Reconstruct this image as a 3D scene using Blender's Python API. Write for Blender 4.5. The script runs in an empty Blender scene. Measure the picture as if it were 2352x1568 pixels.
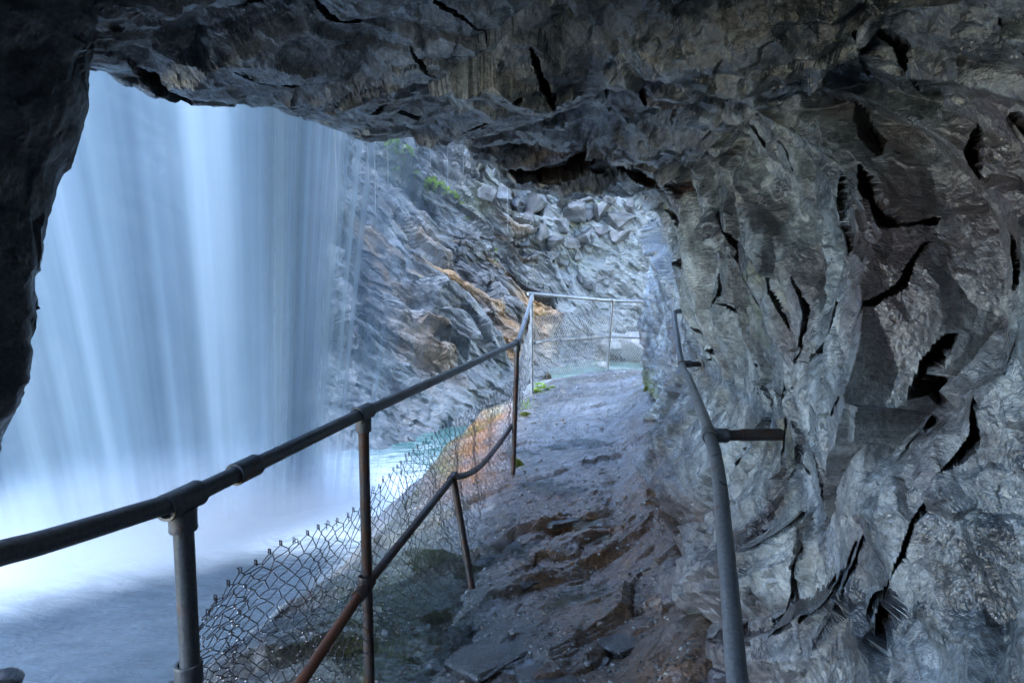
import bpy, bmesh, math, random
import numpy as np
from mathutils import Vector, Matrix
from mathutils.bvhtree import BVHTree

R = math.radians
random.seed(7)
rng = np.random.default_rng(7)
SC = bpy.context.scene
COL = SC.collection
EYE = 1.5                       # camera height; all layout heights below are relative to the eye
PITCH = 3.7

# ------------------------------------------------------------------ camera
cam_d = bpy.data.cameras.new('camera')
cam_d.lens = 20.0
cam_d.sensor_width = 36.0
cam_d.clip_start = 0.02
cam_d.clip_end = 500
cam = bpy.data.objects.new('camera', cam_d)
COL.objects.link(cam)
cam.location = (0, 0, EYE)
cam.rotation_euler = (R(90 - PITCH), 0, 0)
SC.camera = cam

# ------------------------------------------------------------------ sky, sun, exposure
SUN_EL, SUN_AZ = 57.0, 216.0     # azimuth clockwise from +Y
w = bpy.data.worlds.new('World')
SC.world = w
w.use_nodes = True
wn, wl = w.node_tree.nodes, w.node_tree.links
sky = wn.new('ShaderNodeTexSky')
sky.sky_type = 'NISHITA'
sky.sun_disc = False
sky.sun_elevation = R(SUN_EL)
sky.sun_rotation = R(SUN_AZ)
sky.air_density = 1.0
sky.dust_density = 0.4
sky.altitude = 1500
sky.ozone_density = 0.4
bgn = wn['Background']
bgn.inputs['Strength'].default_value = 0.15
wl.new(sky.outputs[0], bgn.inputs['Color'])

sun_d = bpy.data.lights.new('sun', 'SUN')
sun_d.energy = 0.5
sun_d.angle = R(25)
sun_d.color = (0.90, 0.95, 1.0)
sun = bpy.data.objects.new('sun', sun_d)
COL.objects.link(sun)
sd = Vector((math.sin(R(SUN_AZ)) * math.cos(R(SUN_EL)), math.cos(R(SUN_AZ)) * math.cos(R(SUN_EL)), math.sin(R(SUN_EL))))
sun.rotation_euler = sd.to_track_quat('Z', 'Y').to_euler()
sun.location = (-6, 8, 20)

SC.view_settings.view_transform = 'Standard'
SC.view_settings.look = 'None'
SC.view_settings.exposure = 3.7
SC.view_settings.gamma = 1.0
SC.view_settings.use_curve_mapping = False
cy = SC.cycles
cy.max_bounces = 8
cy.diffuse_bounces = 6
cy.glossy_bounces = 3
cy.use_adaptive_sampling = True
cy.adaptive_threshold = 0.025
cy.transmission_bounces = 6
cy.transparent_max_bounces = 12
cy.volume_bounces = 3
cy.caustics_reflective = False
cy.caustics_refractive = False
cy.sample_clamp_indirect = 6.0
cy.use_denoising = True
try:
    cy.denoiser = 'OPENIMAGEDENOISE'
    cy.denoising_input_passes = 'RGB_ALBEDO_NORMAL'
except Exception:
    pass

# ------------------------------------------------------------------ layout helper: a sight line at a given distance
FPX = 1176 * 20.0 / 18.0
_cp, _sp = math.cos(R(PITCH)), math.sin(R(PITCH))


def ray(px, py):
    cx, cyy = (px - 1176) / FPX, (784 - py) / FPX
    return np.array([cx, cyy * _sp + _cp, cyy * _cp - _sp])


def at(px, py, Y):
    d = ray(px, py)
    return d * (Y / d[1])


# ------------------------------------------------------------------ numpy noise
F = np.float32


def h32(ix, iy, iz, seed):
    with np.errstate(over='ignore'):
        h = (ix.astype(np.uint32) * np.uint32(374761393) + iy.astype(np.uint32) * np.uint32(668265263)
             + iz.astype(np.uint32) * np.uint32(2147483647) + np.uint32((seed * 974634637 + 12345) & 0xffffffff))
        h = (h ^ (h >> np.uint32(13))) * np.uint32(1274126177)
        h = (h ^ (h >> np.uint32(16))) * np.uint32(2246822519)
        h = h ^ (h >> np.uint32(15))
    return h


def hf(h, k=0):
    with np.errstate(over='ignore'):
        h = (h + np.uint32((k * 2654435769) & 0xffffffff)) * np.uint32(3266489917)
        h = h ^ (h >> np.uint32(15))
        h = h * np.uint32(668265263)
        h = h ^ (h >> np.uint32(13))
    return (h & np.uint32(0xffff)).astype(F) * F(1 / 65535.0)


def perlin(p, seed=0):
    p = p.astype(F)
    i = np.floor(p).astype(np.int32)
    f = p - i
    u = f * f * f * (f * (f * 6 - 15) + 10)
    out = np.zeros(len(p), F)
    for c in range(8):
        dx, dy, dz = c & 1, (c >> 1) & 1, c >> 2
        h = h32(i[:, 0] + dx, i[:, 1] + dy, i[:, 2] + dz, seed)
        g = (hf(h, 1) * 2 - 1) * (f[:, 0] - dx) + (hf(h, 2) * 2 - 1) * (f[:, 1] - dy) + (hf(h, 3) * 2 - 1) * (f[:, 2] - dz)
        wgt = (u[:, 0] if dx else 1 - u[:, 0]) * (u[:, 1] if dy else 1 - u[:, 1]) * (u[:, 2] if dz else 1 - u[:, 2])
        out += g * wgt
    return out * F(1.4)


def fbm(p, octs=4, seed=0, gain=0.5):
    s = np.zeros(len(p), F)
    a, q = 1.0, p.astype(F)
    for o in range(octs):
        s += F(a) * perlin(q, seed + o * 17)
        q = q * F(2.03) + F(11.3)
        a *= gain
    return s


def ridged(p, octs=3, seed=0):
    s = np.zeros(len(p), F)
    a, q = 1.0, p.astype(F)
    for o in range(octs):
        s += F(a) * (1 - np.abs(perlin(q, seed + o * 31)) * 2)
        q = q * F(2.1) + F(5.7)
        a *= 0.5
    return s


def facet(p, seed, tilt=1.0, step=0.6, crack=0.0, w=.12):
    """rock facets: jittered cells, each a randomly tilted and raised plane, joined by breaks of width w"""
    p = p.astype(F)
    b = np.floor(p - F(0.5)).astype(np.int32)
    n = len(p)
    d1 = np.full(n, 9e9, F)
    d2 = np.full(n, 9e9, F)
    v1 = np.zeros(n, F)
    v2 = np.zeros(n, F)
    for c in range(8):
        dx, dy, dz = c & 1, (c >> 1) & 1, c >> 2
        ix, iy, iz = b[:, 0] + dx, b[:, 1] + dy, b[:, 2] + dz
        h = h32(ix, iy, iz, seed)
        ox = p[:, 0] - ix - (F(.15) + F(.7) * hf(h, 4))
        oy = p[:, 1] - iy - (F(.15) + F(.7) * hf(h, 5))
        oz = p[:, 2] - iz - (F(.15) + F(.7) * hf(h, 6))
        d = np.sqrt(ox * ox + oy * oy + oz * oz)
        v = (hf(h, 10) * 2 - 1) * F(step) + F(tilt) * (ox * (hf(h, 7) * 2 - 1) + oy * (hf(h, 8) * 2 - 1) + oz * (hf(h, 9) * 2 - 1))
        nr = d < d1
        sec = ~nr & (d < d2)
        v2 = np.where(nr, v1, np.where(sec, v, v2))
        d2 = np.where(nr, d1, np.where(sec, d, d2))
        v1 = np.where(nr, v, v1)
        d1 = np.where(nr, d, d1)
    e = np.clip((d2 - d1) / F(w), 0, 1)
    k = F(.5) * (1 - e)
    out = v1 * (1 - k) + v2 * k
    if crack:
        out -= F(crack) * (1 - np.clip((d2 - d1) / F(.06), 0, 1)) ** 2
    return out


def saw(t, seed, sharp=0.12):
    """shingled layers: a slow rise and a sudden break, every layer of its own strength"""
    k = np.floor(t).astype(np.int32)
    f = t - k
    h = h32(k, k * 0 + 3, k * 0 + 5, seed)
    a = F(.2) + F(1.2) * hf(h, 1) ** F(1.7)
    up = np.clip(f / F(sharp), 0, 1)
    return a * (up * (1 - f)) - F(.3)


def rot_basis(d):
    """rows: along d, and two across"""
    d = np.array(d, float) / np.linalg.norm(d)
    a = np.cross(d, [0, 0, 1.0]) if abs(d[2]) < .9 else np.cross(d, [1.0, 0, 0])
    a /= np.linalg.norm(a)
    b = np.cross(d, a)
    return np.array([d, a, b], F)


def smooth(a, n, axis):
    if n < 1:
        return a
    k = np.hanning(2 * n + 3)[1:-1]
    k /= k.sum()
    pad = [(0, 0)] * a.ndim
    pad[axis] = (n, n)
    return np.apply_along_axis(lambda m: np.convolve(m, k, 'valid'), axis, np.pad(a, pad, mode='edge'))


def grid_normals(G):
    du = np.gradient(G, axis=0)
    dv = np.gradient(G, axis=1)
    n = np.cross(du, dv)
    return n / np.maximum(np.linalg.norm(n, axis=2, keepdims=True), 1e-9)


def ss(a, b, x):
    t = np.clip((x - a) / (b - a), 0, 1)
    return t * t * (3 - 2 * t)


# ------------------------------------------------------------------ object helpers
def tag(o, label=None, cat=None, group=None, kind=None):
    if label:
        o['label'] = label
    if cat:
        o['category'] = cat
    if group:
        o['group'] = group
    if kind:
        o['kind'] = kind
    return o


def link(name, me, mat=None, parent=None):
    o = bpy.data.objects.new(name, me)
    COL.objects.link(o)
    if mat is not None and me is not None and not me.materials:
        me.materials.append(mat)
    if parent is not None:
        o.parent = parent
        o.matrix_parent_inverse = Matrix.Identity(4)
    return o


def empty(name, loc=(0, 0, 0)):
    o = bpy.data.objects.new(name, None)
    COL.objects.link(o)
    o.location = loc
    o.empty_display_size = 0.1
    return o


def mesh_np(name, V, Q, smooth_shade=False, attrs=None, uv=None):
    me = bpy.data.meshes.new(name)
    V = np.asarray(V, np.float32).copy()
    Q = np.asarray(Q, np.int32)
    k = Q.shape[1]
    me.vertices.add(len(V))
    me.vertices.foreach_set('co', V.ravel())
    me.loops.add(Q.size)
    me.loops.foreach_set('vertex_index', Q.ravel())
    me.polygons.add(len(Q))
    me.polygons.foreach_set('loop_start', np.arange(0, Q.size, k, dtype=np.int32))
    me.polygons.foreach_set('loop_total', np.full(len(Q), k, np.int32))
    if uv is not None:
        lay = me.uv_layers.new(name='UVMap')
        lay.data.foreach_set('uv', np.asarray(uv, np.float32)[Q.ravel()].ravel())
    me.update(calc_edges=True)
    for nm, v in (attrs or {}).items():
        at_ = me.attributes.new(nm, 'FLOAT', 'POINT')
        at_.data.foreach_set('value', np.asarray(v, np.float32))
    me.polygons.foreach_set('use_smooth', np.full(len(Q), bool(smooth_shade)))
    return me


def grid_quads(a, b, flip=False):
    i = np.arange(a * b).reshape(a, b)
    q = np.stack([i[:-1, :-1], i[1:, :-1], i[1:, 1:], i[:-1, 1:]], -1).reshape(-1, 4)
    return q[:, ::-1] if flip else q


def grid_mesh(name, G, flip=False, smooth_shade=False, attrs=None, uv=None):
    a, b = G.shape[:2]
    V = G.reshape(-1, 3) + np.array([0, 0, EYE])
    return mesh_np(name, V, grid_quads(a, b, flip), smooth_shade, attrs, uv)


# ------------------------------------------------------------------ material helpers
class NT:
    def __init__(self, name):
        self.m = bpy.data.materials.new(name)
        self.m.use_nodes = True
        self.n, self.l = self.m.node_tree.nodes, self.m.node_tree.links
        self.n.clear()
        self.out = self.n.new('ShaderNodeOutputMaterial')

    def node(self, t, **kw):
        nd = self.n.new(t)
        for k, v in kw.items():
            if k.startswith('i_'):
                nd.inputs[k[2:]].default_value = v
            else:
                setattr(nd, k, v)
        return nd

    def put(self, nd, name, val):
        s = nd.inputs[name] if not isinstance(name, int) else nd.inputs[name]
        if hasattr(val, 'links') or isinstance(val, bpy.types.NodeSocket):
            self.l.new(val, s)
        else:
            s.default_value = val

    def coords(self, scale=(1, 1, 1), rot=(0, 0, 0), src='Object', loc=(0, 0, 0)):
        tc = self.node('ShaderNodeTexCoord')
        mp = self.node('ShaderNodeMapping')
        mp.inputs['Scale'].default_value = scale
        mp.inputs['Rotation'].default_value = rot
        mp.inputs['Location'].default_value = loc
        self.l.new(tc.outputs[src], mp.inputs['Vector'])
        return mp.outputs[0]

    def noise(self, vec, scale, detail=4, rough=.55, dist=0.0, out='Fac'):
        nd = self.node('ShaderNodeTexNoise', i_Scale=scale, i_Detail=detail, i_Roughness=rough, i_Distortion=dist)
        self.l.new(vec, nd.inputs['Vector'])
        return nd.outputs[out]

    def voro(self, vec, scale, feature='F1', out='Distance', rand=1.0):
        nd = self.node('ShaderNodeTexVoronoi', feature=feature, i_Scale=scale, i_Randomness=rand)
        self.l.new(vec, nd.inputs['Vector'])
        return nd.outputs[out]

    def ramp(self, fac, stops, interp='LINEAR'):
        nd = self.node('ShaderNodeValToRGB')
        nd.color_ramp.interpolation = interp
        el = nd.color_ramp.elements
        while len(el) < len(stops):
            el.new(.5)
        for e, (p, c) in zip(el, stops):
            e.position = p
            e.color = (c, c, c, 1) if not isinstance(c, tuple) else (*c, 1)
        self.l.new(fac, nd.inputs[0])
        return nd.outputs[0]

    def mix(self, fac, a, b, mode='MIX'):
        nd = self.node('ShaderNodeMix', data_type='RGBA', blend_type=mode)
        for s, v in ((nd.inputs[0], fac), (nd.inputs[6], a), (nd.inputs[7], b)):
            if isinstance(v, bpy.types.NodeSocket):
                self.l.new(v, s)
            elif isinstance(v, tuple):
                s.default_value = (*v, 1)
            else:
                s.default_value = v
        return nd.outputs[2]

    def math(self, op, a, b=0.0, clamp=False):
        nd = self.node('ShaderNodeMath', operation=op, use_clamp=clamp)
        for s, v in ((nd.inputs[0], a), (nd.inputs[1], b)):
            if isinstance(v, bpy.types.NodeSocket):
                self.l.new(v, s)
            else:
                s.default_value = v
        return nd.outputs[0]

    def attr(self, name):
        return self.node('ShaderNodeAttribute', attribute_name=name).outputs['Fac']

    def bump(self, h, strength, dist, normal=None):
        nd = self.node('ShaderNodeBump')
        nd.inputs['Strength'].default_value = strength
        nd.inputs['Distance'].default_value = dist
        self.l.new(h, nd.inputs['Height'])
        if normal is not None:
            self.l.new(normal, nd.inputs['Normal'])
        return nd.outputs[0]

    def bsdf(self, **kw):
        b = self.node('ShaderNodeBsdfPrincipled')
        for k, v in kw.items():
            k = k.replace('_', ' ')
            if isinstance(v, bpy.types.NodeSocket):
                self.l.new(v, b.inputs[k])
            elif isinstance(v, tuple) and len(v) == 3 and b.inputs[k].type == 'RGBA':
                b.inputs[k].default_value = (*v, 1)
            else:
                b.inputs[k].default_value = v
        self.l.new(b.outputs[0], self.out.inputs['Surface'])
        return b


def rock_material(name, dark, mid, light, scale=1.0, rough=(.25, .6), bump=.5, stain=None, spec=.5, pale=None, vein=1.6, coat=0.0, coat_rough=.12):
    """large and medium colour variation comes with the mesh (tone, vein, stain, moss); grain, gloss and fine relief are textured"""
    t = NT(name)
    c0 = t.coords()
    fine = t.noise(c0, 70 * scale, 3, .7)
    tone = t.math('ADD', t.attr('tone'), t.math('MULTIPLY', t.math('SUBTRACT', fine, .5), .95))
    lt = tuple(min(.8, v * vein) for v in light)
    col = t.ramp(tone, [(.12, dark), (.45, mid), (.75, light), (1.0, lt)])
    if pale:
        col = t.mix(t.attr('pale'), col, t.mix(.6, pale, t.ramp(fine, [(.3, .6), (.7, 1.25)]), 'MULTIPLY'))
    col = t.mix(t.attr('vein'), col, lt)
    if stain:
        col = t.mix(t.attr('stain'), col, t.mix(t.ramp(fine, [(.35, 0.0), (.65, 1.0)]), stain[0], stain[1]))
    col = t.mix(t.attr('rust'), col, t.mix(t.ramp(fine, [(.35, 0.0), (.65, 1.0)]), (.22, .075, .008), (.46, .18, .028)))
    mm = t.math('MULTIPLY', t.attr('moss'), t.ramp(fine, [(.38, 0.0), (.55, 1.0)]))
    col = t.mix(mm, col, t.mix(fine, (.02, .035, .006), (.16, .20, .02)))
    rg = t.ramp(t.noise(c0, 6 * scale, 2, .6), [(.38, rough[0]), (.6, rough[1])])
    n1 = t.bump(t.noise(c0, 42 * scale, 4, .7, .2), bump * .7, .02 / scale)
    b_ = t.bsdf(Base_Color=col, Roughness=rg, Normal=n1, Specular_IOR_Level=spec)
    if coat:
        # a film of water
        b_.inputs['Coat Weight'].default_value = coat
        b_.inputs['Coat Roughness'].default_value = coat_rough
        b_.inputs['Coat IOR'].default_value = 1.4
        t.l.new(n1, b_.inputs['Coat Normal'])
    return t.m


def rock_tone(p, basis, st, seed, scale=1.0, contrast=1.0, vein=.7):
    """tone and vein values for a set of points; st stretches them along the foliation"""
    q = (p.astype(F) @ basis.T) * np.array(st, F) * F(scale)
    tn = F(.45) + F(contrast) * (F(.22) * fbm(q * F(1.3), 3, seed) + F(.22) * fbm(q * F(8.0), 4, seed + 5, .65))
    vq = fbm(q * F(2.6), 3, seed + 9)
    vn = np.clip(1 - np.abs(vq) / F(.035), 0, 1) * ss(.0, .35, perlin(p.astype(F) * F(1.7 * scale), seed + 13)) * F(vein)
    return np.clip(tn, 0, 1), vn


M = {}
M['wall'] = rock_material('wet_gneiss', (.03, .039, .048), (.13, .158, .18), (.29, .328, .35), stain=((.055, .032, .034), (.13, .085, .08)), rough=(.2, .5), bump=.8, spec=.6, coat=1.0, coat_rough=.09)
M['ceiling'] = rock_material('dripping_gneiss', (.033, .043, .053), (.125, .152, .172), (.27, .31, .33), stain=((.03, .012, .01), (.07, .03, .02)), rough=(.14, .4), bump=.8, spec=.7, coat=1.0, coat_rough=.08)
M['pillar'] = rock_material('shaded_gneiss', (.012, .015, .02), (.032, .038, .046), (.07, .08, .09), rough=(.3, .6))  # same gneiss, with the pillar's shade put into its colour
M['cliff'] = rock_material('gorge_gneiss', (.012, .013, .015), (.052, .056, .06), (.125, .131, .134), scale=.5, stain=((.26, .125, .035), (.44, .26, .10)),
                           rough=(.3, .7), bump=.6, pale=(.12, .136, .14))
M['path'] = rock_material('path_rock', (.016, .0165, .017), (.056, .057, .058), (.16, .163, .165), stain=((.055, .028, .016), (.21, .105, .045)), rough=(.10, .38), bump=.65, coat=1.0, coat_rough=.10)

# ================================================================== THE CAVE: right wall, ceiling and outer lip, one lofted shell
YS = [-1.6, 0.0, .55, .85, 1.07, 1.2, 1.5, 2.0, 2.25, 2.5, 2.7, 3.15, 3.7, 4.2, 4.8, 5.5, 6.2, 6.75, 7.1, 7.5, 8.2]
#       foot   low    mid    upper  shldr (x,z)   ceilR (x,z)  ceilL(x,z)   lip (x,z)
CS = {
    -1.6: (1.3, 1.4, 1.4, 1.35, 1.4, .62, .5, .85, -.7, .85, -1.35, .85),  # lip stops short here: unseen side opening added to let fill light in
    0.0: (1.1, 1.2, 1.22, 1.18, 1.25, .72, .4, .82, -.7, .80, -1.35, .85),
    .55: (.95, 1.1, 1.12, 1.1, 1.2, .75, .4, .84, -.7, .80, -1.4, .83),
    .85: (.84, 1.0, 1.04, 1.04, 1.1, .75, .4, .88, -.7, .82, -1.6, .82),
    1.07: (.76, .93, .99, 1.02, 1.05, .74, .4, .90, -.8, .84, -2.1, .82),
    1.2: (.72, .88, .95, 1.0, .98, .74, .4, .90, -.8, .86, -2.05, .82),
    1.5: (.70, .86, .92, .96, .93, .72, .35, .90, -.7, .90, -2.0, .84),
    2.0: (.72, .86, .90, .95, .92, .72, .35, .93, -.6, .92, -1.8, .83),
    2.25: (.76, .88, .93, .97, .94, .73, .32, .96, -.6, .93, -1.62, .83),
    2.5: (.80, .92, .97, 1.0, .96, .76, .30, .99, -.5, .97, -1.36, .90),
    2.7: (.83, .95, 1.0, 1.03, .98, .78, .30, 1.0, -.4, 1.0, -1.0, .94),
    3.15: (.90, 1.02, 1.08, 1.1, 1.04, .84, .35, 1.06, -.2, 1.04, -.80, .96),
    3.7: (1.0, 1.14, 1.2, 1.22, 1.15, .9, .5, 1.15, .05, 1.16, -.46, 1.08),
    4.2: (1.08, 1.25, 1.32, 1.32, 1.25, .95, .65, 1.36, .22, 1.3, -.25, 1.05),
    4.8: (1.22, 1.42, 1.48, 1.45, 1.36, .95, .85, 1.12, .45, 1.0, -.02, .99),
    5.5: (1.34, 1.5, 1.57, 1.56, 1.5, 1.0, 1.15, 1.22, .85, 1.16, .55, 1.16),
    6.2: (1.46, 1.6, 1.63, 1.62, 1.6, 1.05, 1.5, 1.25, 1.32, 1.3, 1.15, 1.3),
    6.75: (1.55, 1.66, 1.67, 1.66, 1.68, .8, 1.66, .95, 1.66, 1.1, 1.62, 1.3),
    7.1: (1.8, 1.85, 1.85, 1.85, 1.86, .8, 1.86, .95, 1.87, 1.2, 1.88, 1.7),
    7.5: (2.7, 2.7, 2.7, 2.7, 2.7, .8, 2.7, 1.0, 2.7, 1.4, 2.7, 2.1),
    8.2: (5.5, 5.5, 5.5, 5.5, 5.5, .8, 5.5, 1.0, 5.5, 1.4, 5.5, 2.1),
}


def cave_profile(c):
    xf, xl, xm, xu, xs, zs, xr, zr, xc, zc, xp, zp = c
    return [(xf - .02, -2.0), (xf, -1.42), (xl, -.8), (xm, -.1), (xu, .42), (xs, zs), (xr, zr), (xc, zc), (xp, zp),
            (xp - .22, zp + .32), (xp - .15, zp + 1.1), (xp + .3, zp + 3.2), (xp + 4, zp + 4.5)]


prof = np.array([cave_profile(CS[y]) for y in YS])            # (S, T, 2)
NT_T = prof.shape[1]
inv = lambda y: -1.0 / np.maximum(y, .9) ** .6
yn = np.interp(np.linspace(inv(.9), inv(8.2), 690), [inv(v) for v in np.linspace(.9, 8.2, 900)], np.linspace(.9, 8.2, 900))
ysamp = np.concatenate([np.linspace(-1.6, .88, 70), yn])
# samples round the profile: dense on wall and ceiling, sparse outside
tw = [(0, 40), (1, 190), (2, 200), (3, 150), (4, 110), (5, 130), (6, 160), (7, 160), (8, 60), (9, 30), (10, 18), (11, 8)]
tsamp = np.concatenate([np.linspace(a, a + 1, n, endpoint=False) for a, n in tw] + [[12.0]])
SPLIT = sum(n for a, n in tw if a < 5)


def eval_loft(P, ys, ysamp, tsamp, sm_s=6, sm_t=26):
    S, T = P.shape[:2]
    A = np.zeros((len(ysamp), T, P.shape[2]))
    for t in range(T):
        for k in range(P.shape[2]):
            A[:, t, k] = np.interp(ysamp, ys, P[:, t, k])
    B = np.zeros((len(ysamp), len(tsamp), P.shape[2]))
    for i in range(len(ysamp)):
        for k in range(P.shape[2]):
            B[i, :, k] = np.interp(tsamp, np.arange(T), A[i, :, k])
    B = smooth(smooth(B, sm_t, 1), sm_s, 0)
    return B


B = eval_loft(prof, YS, ysamp, tsamp)
G = np.stack([B[:, :, 0], np.repeat(ysamp[:, None], B.shape[1], 1), B[:, :, 1]], 2)


def displace(G, hfun, sign=1.0, soft=0, mult=None, nrm=None):
    n = grid_normals(G) * sign if nrm is None else nrm
    p = G.reshape(-1, 3)
    h = hfun(p.astype(F)).reshape(G.shape[0], G.shape[1])
    if soft:
        k = np.array([.25, .5, .25]) if soft == 1 else np.array([1, 4, 6, 4, 1]) / 16
        m = len(k) // 2
        for ax in (0, 1):
            pd = np.pad(h, [(m, m) if a == ax else (0, 0) for a in (0, 1)], mode='edge')
            h = sum(kk * (pd[i:i + h.shape[0]] if ax == 0 else pd[:, i:i + h.shape[1]]) for i, kk in enumerate(k))
    if mult is not None:
        h = h * mult[None, :]
    return G + n * h[..., None]


def resample(G, axis, lo=0, floor_=.25):
    """even out the grid along one axis after displacement, so that steep breaks get their share of points"""
    H = G if axis == 0 else G.swapaxes(0, 1)
    H = H.copy()
    A = H[lo:]
    dist = np.clip(np.linalg.norm(A[:-1, :, :3], axis=2), .8, None)
    d = np.linalg.norm(np.diff(A[..., :3], axis=0), axis=2) / dist
    d = d + floor_ * d.mean(0, keepdims=True)
    for _ in range(10):
        pd = np.pad(d, ((0, 0), (1, 1)), mode='edge')
        d = .25 * pd[:, :-2] + .5 * pd[:, 1:-1] + .25 * pd[:, 2:]
    c = np.vstack([np.zeros((1, d.shape[1])), np.cumsum(d, 0)])
    c /= c[-1:]
    n = A.shape[0]
    q = np.linspace(0, 1, n)
    for j in range(A.shape[1]):
        f = np.interp(q, c[:, j], np.arange(n))
        i = np.minimum(f.astype(int), n - 2)
        w_ = (f - i)[:, None]
        H[lo:, j] = A[i, j] * (1 - w_) + A[i + 1, j] * w_
    return H if axis == 0 else H.swapaxes(0, 1)


FOL = rot_basis((0.12, .45, .88))


FOLR = rot_basis((.95, .22, .12))
WX = lambda y: np.interp(y, [.9, 1.1, 2, 3, 4, 5, 6, 7], [1.0, .95, .92, 1.08, 1.32, 1.5, 1.63, 1.7])


def wall_point(px, py):
    """where a sight line meets the mean face of the wall"""
    d = ray(px, py)
    ys_ = np.linspace(.9, 7, 500)
    k = np.argmax(d[0] / d[1] * ys_ > WX(ys_))
    return d * (ys_[k] / d[1])


# open joints between the slabs of the wall: (course, half width seen from the path in sight-line units, depth)
FISSURES = [([(2204, 452), (2251, 605), (2242, 650)], 11, 0.20), ([(2149, 281), (2152, 340), (2149, 400)], 11, 0.20), ([(1953, 400), (1978, 486), (2029, 605)], 6, 0.12),
            ([(1991, 383), (2029, 460), (2080, 520), (2106, 503)], 11, 0.20), ([(2029, 707), (2021, 775), (1987, 843), (1995, 954)], 9, 0.20), ([(2200, 775), (2174, 912), (2183, 1082)], 11, 0.20),
            ([(2098, 860), (2115, 911), (2081, 963)], 9, 0.16), ([(1923, 1235), (1936, 1286), (1910, 1380)], 11, 0.20), ([(2046, 1320), (1995, 1406), (1944, 1491)], 10, 0.18),
            ([(2115, 1252), (2063, 1363), (1987, 1457)], 9, 0.18), ([(2098, 1363), (2060, 1440), (2030, 1520)], 9, 0.18), ([(1876, 1022), (1825, 1150), (1765, 1235)], 9, 0.16),
            ([(1714, 1329), (1774, 1270), (1808, 1218)], 11, 0.18), ([(1731, 1482), (1774, 1448), (1799, 1414)], 11, 0.18), ([(1586, 375), (1610, 410), (1637, 434)], 11, 0.20),
            ([(2234, 264), (2255, 290), (2276, 307)], 11, 0.20), ([(1800, 878), (1792, 954), (1774, 1065)], 6, 0.12), ([(1910, 1048), (1900, 1070), (1897, 1090)], 8, 0.12),
            ([(1689, 1022), (1675, 1070), (1663, 1125)], 6, 0.12), ([(2060, 20), (2090, 110), (2062, 210)], 11, 0.20), ([(1622, 60), (1655, 170), (1628, 265)], 11, 0.20),
            ([(1720, 480), (1760, 600), (1770, 720)], 5, 0.12), ([(1830, 320), (1880, 450), (1950, 610)], 5, 0.12), ([(2290, 640), (2300, 760), (2330, 860)], 11, 0.20),
            ([(1850, 1480), (1900, 1400), (1915, 1330)], 7, 0.14), ([(1560, 560), (1600, 640), (1590, 700)], 10, 0.16), ([(2150, 1180), (2120, 1290), (2080, 1380)], 8, 0.16),
            ([(1690, 700), (1715, 800), (1700, 900)], 5, 0.10), ([(1850, 640), (1880, 740), (1860, 860)], 6, 0.12), ([(2240, 1120), (2200, 1300), (2170, 1480)], 10, 0.20),
            ([(1940, 700), (1925, 800), (1890, 900)], 7, 0.14), ([(1770, 560), (1810, 660), (1830, 760)], 6, 0.12), ([(1880, 150), (1930, 260), (1990, 350)], 9, 0.16),
            ([(1760, 250), (1790, 330), (1840, 420)], 7, 0.14), ([(2290, 60), (2320, 150), (2340, 260)], 11, 0.18), ([(1660, 560), (1690, 640), (1680, 720)], 6, 0.12),
            ([(2130, 560), (2140, 660), (2110, 740)], 8, 0.15), ([(1850, 950), (1880, 1010), (1860, 1080)], 7, 0.12), ([(1960, 1010), (2010, 1080), (1990, 1180)], 8, 0.14),
            ([(2260, 880), (2290, 1000), (2250, 1090)], 11, 0.20), ([(1800, 1330), (1850, 1260), (1900, 1180)], 8, 0.14), ([(2150, 1420), (2190, 1360), (2210, 1260)], 8, 0.16),
            ([(1700, 820), (1740, 900), (1730, 980)], 5, 0.10), ([(1620, 700), (1640, 780), (1625, 850)], 5, 0.10), ([(1560, 480), (1590, 540), (1600, 600)], 8, 0.14)]
# pockets under the ledges of the roof
POCKETS = [([(300, 120), (360, 160), (430, 190)], 18, .22), ([(835, 242), (870, 250), (909, 253)], 5, .12), ([(894, 205), (960, 225), (1018, 234)], 7, .16), ([(1055, 176), (1140, 172), (1220, 183)], 9, .2),
           ([(1055, 124), (1130, 140), (1220, 139)], 7, .16), ([(1146, 91), (1175, 82), (1201, 80)], 6, .16), ([(1271, 172), (1330, 180), (1384, 205)], 10, .2),
           ([(1146, 340), (1240, 352), (1348, 351), (1440, 335)], 15, .3), ([(1000, 48), (1060, 52), (1121, 66)], 4, .12), ([(945, 102), (970, 112), (1000, 120)], 4, .12),
           ([(1220, 48), (1250, 70), (1275, 95)], 7, .16), ([(1384, 139), (1420, 150), (1458, 157)], 6, .15), ([(540, 130), (620, 150), (690, 145)], 4, .14), ([(450, 60), (540, 85), (620, 80)], 5, .14),
           ([(700, 60), (780, 85), (860, 80)], 5, .14), ([(760, 170), (820, 190), (880, 180)], 4, .14), ([(1320, 250), (1390, 262), (1450, 280)], 5, .14), ([(1060, 270), (1150, 262), (1240, 275)], 4, .12),
           ([(1480, 90), (1530, 130), (1560, 200)], 7, .18), ([(620, 215), (680, 205), (740, 225)], 4, .1), ([(1500, 300), (1540, 330), (1560, 390)], 6, .16)]


def roof_point(px, py):
    d = ray(px, py)
    z = .93 if py < 300 else 1.2
    return d * (z / d[2])


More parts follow.
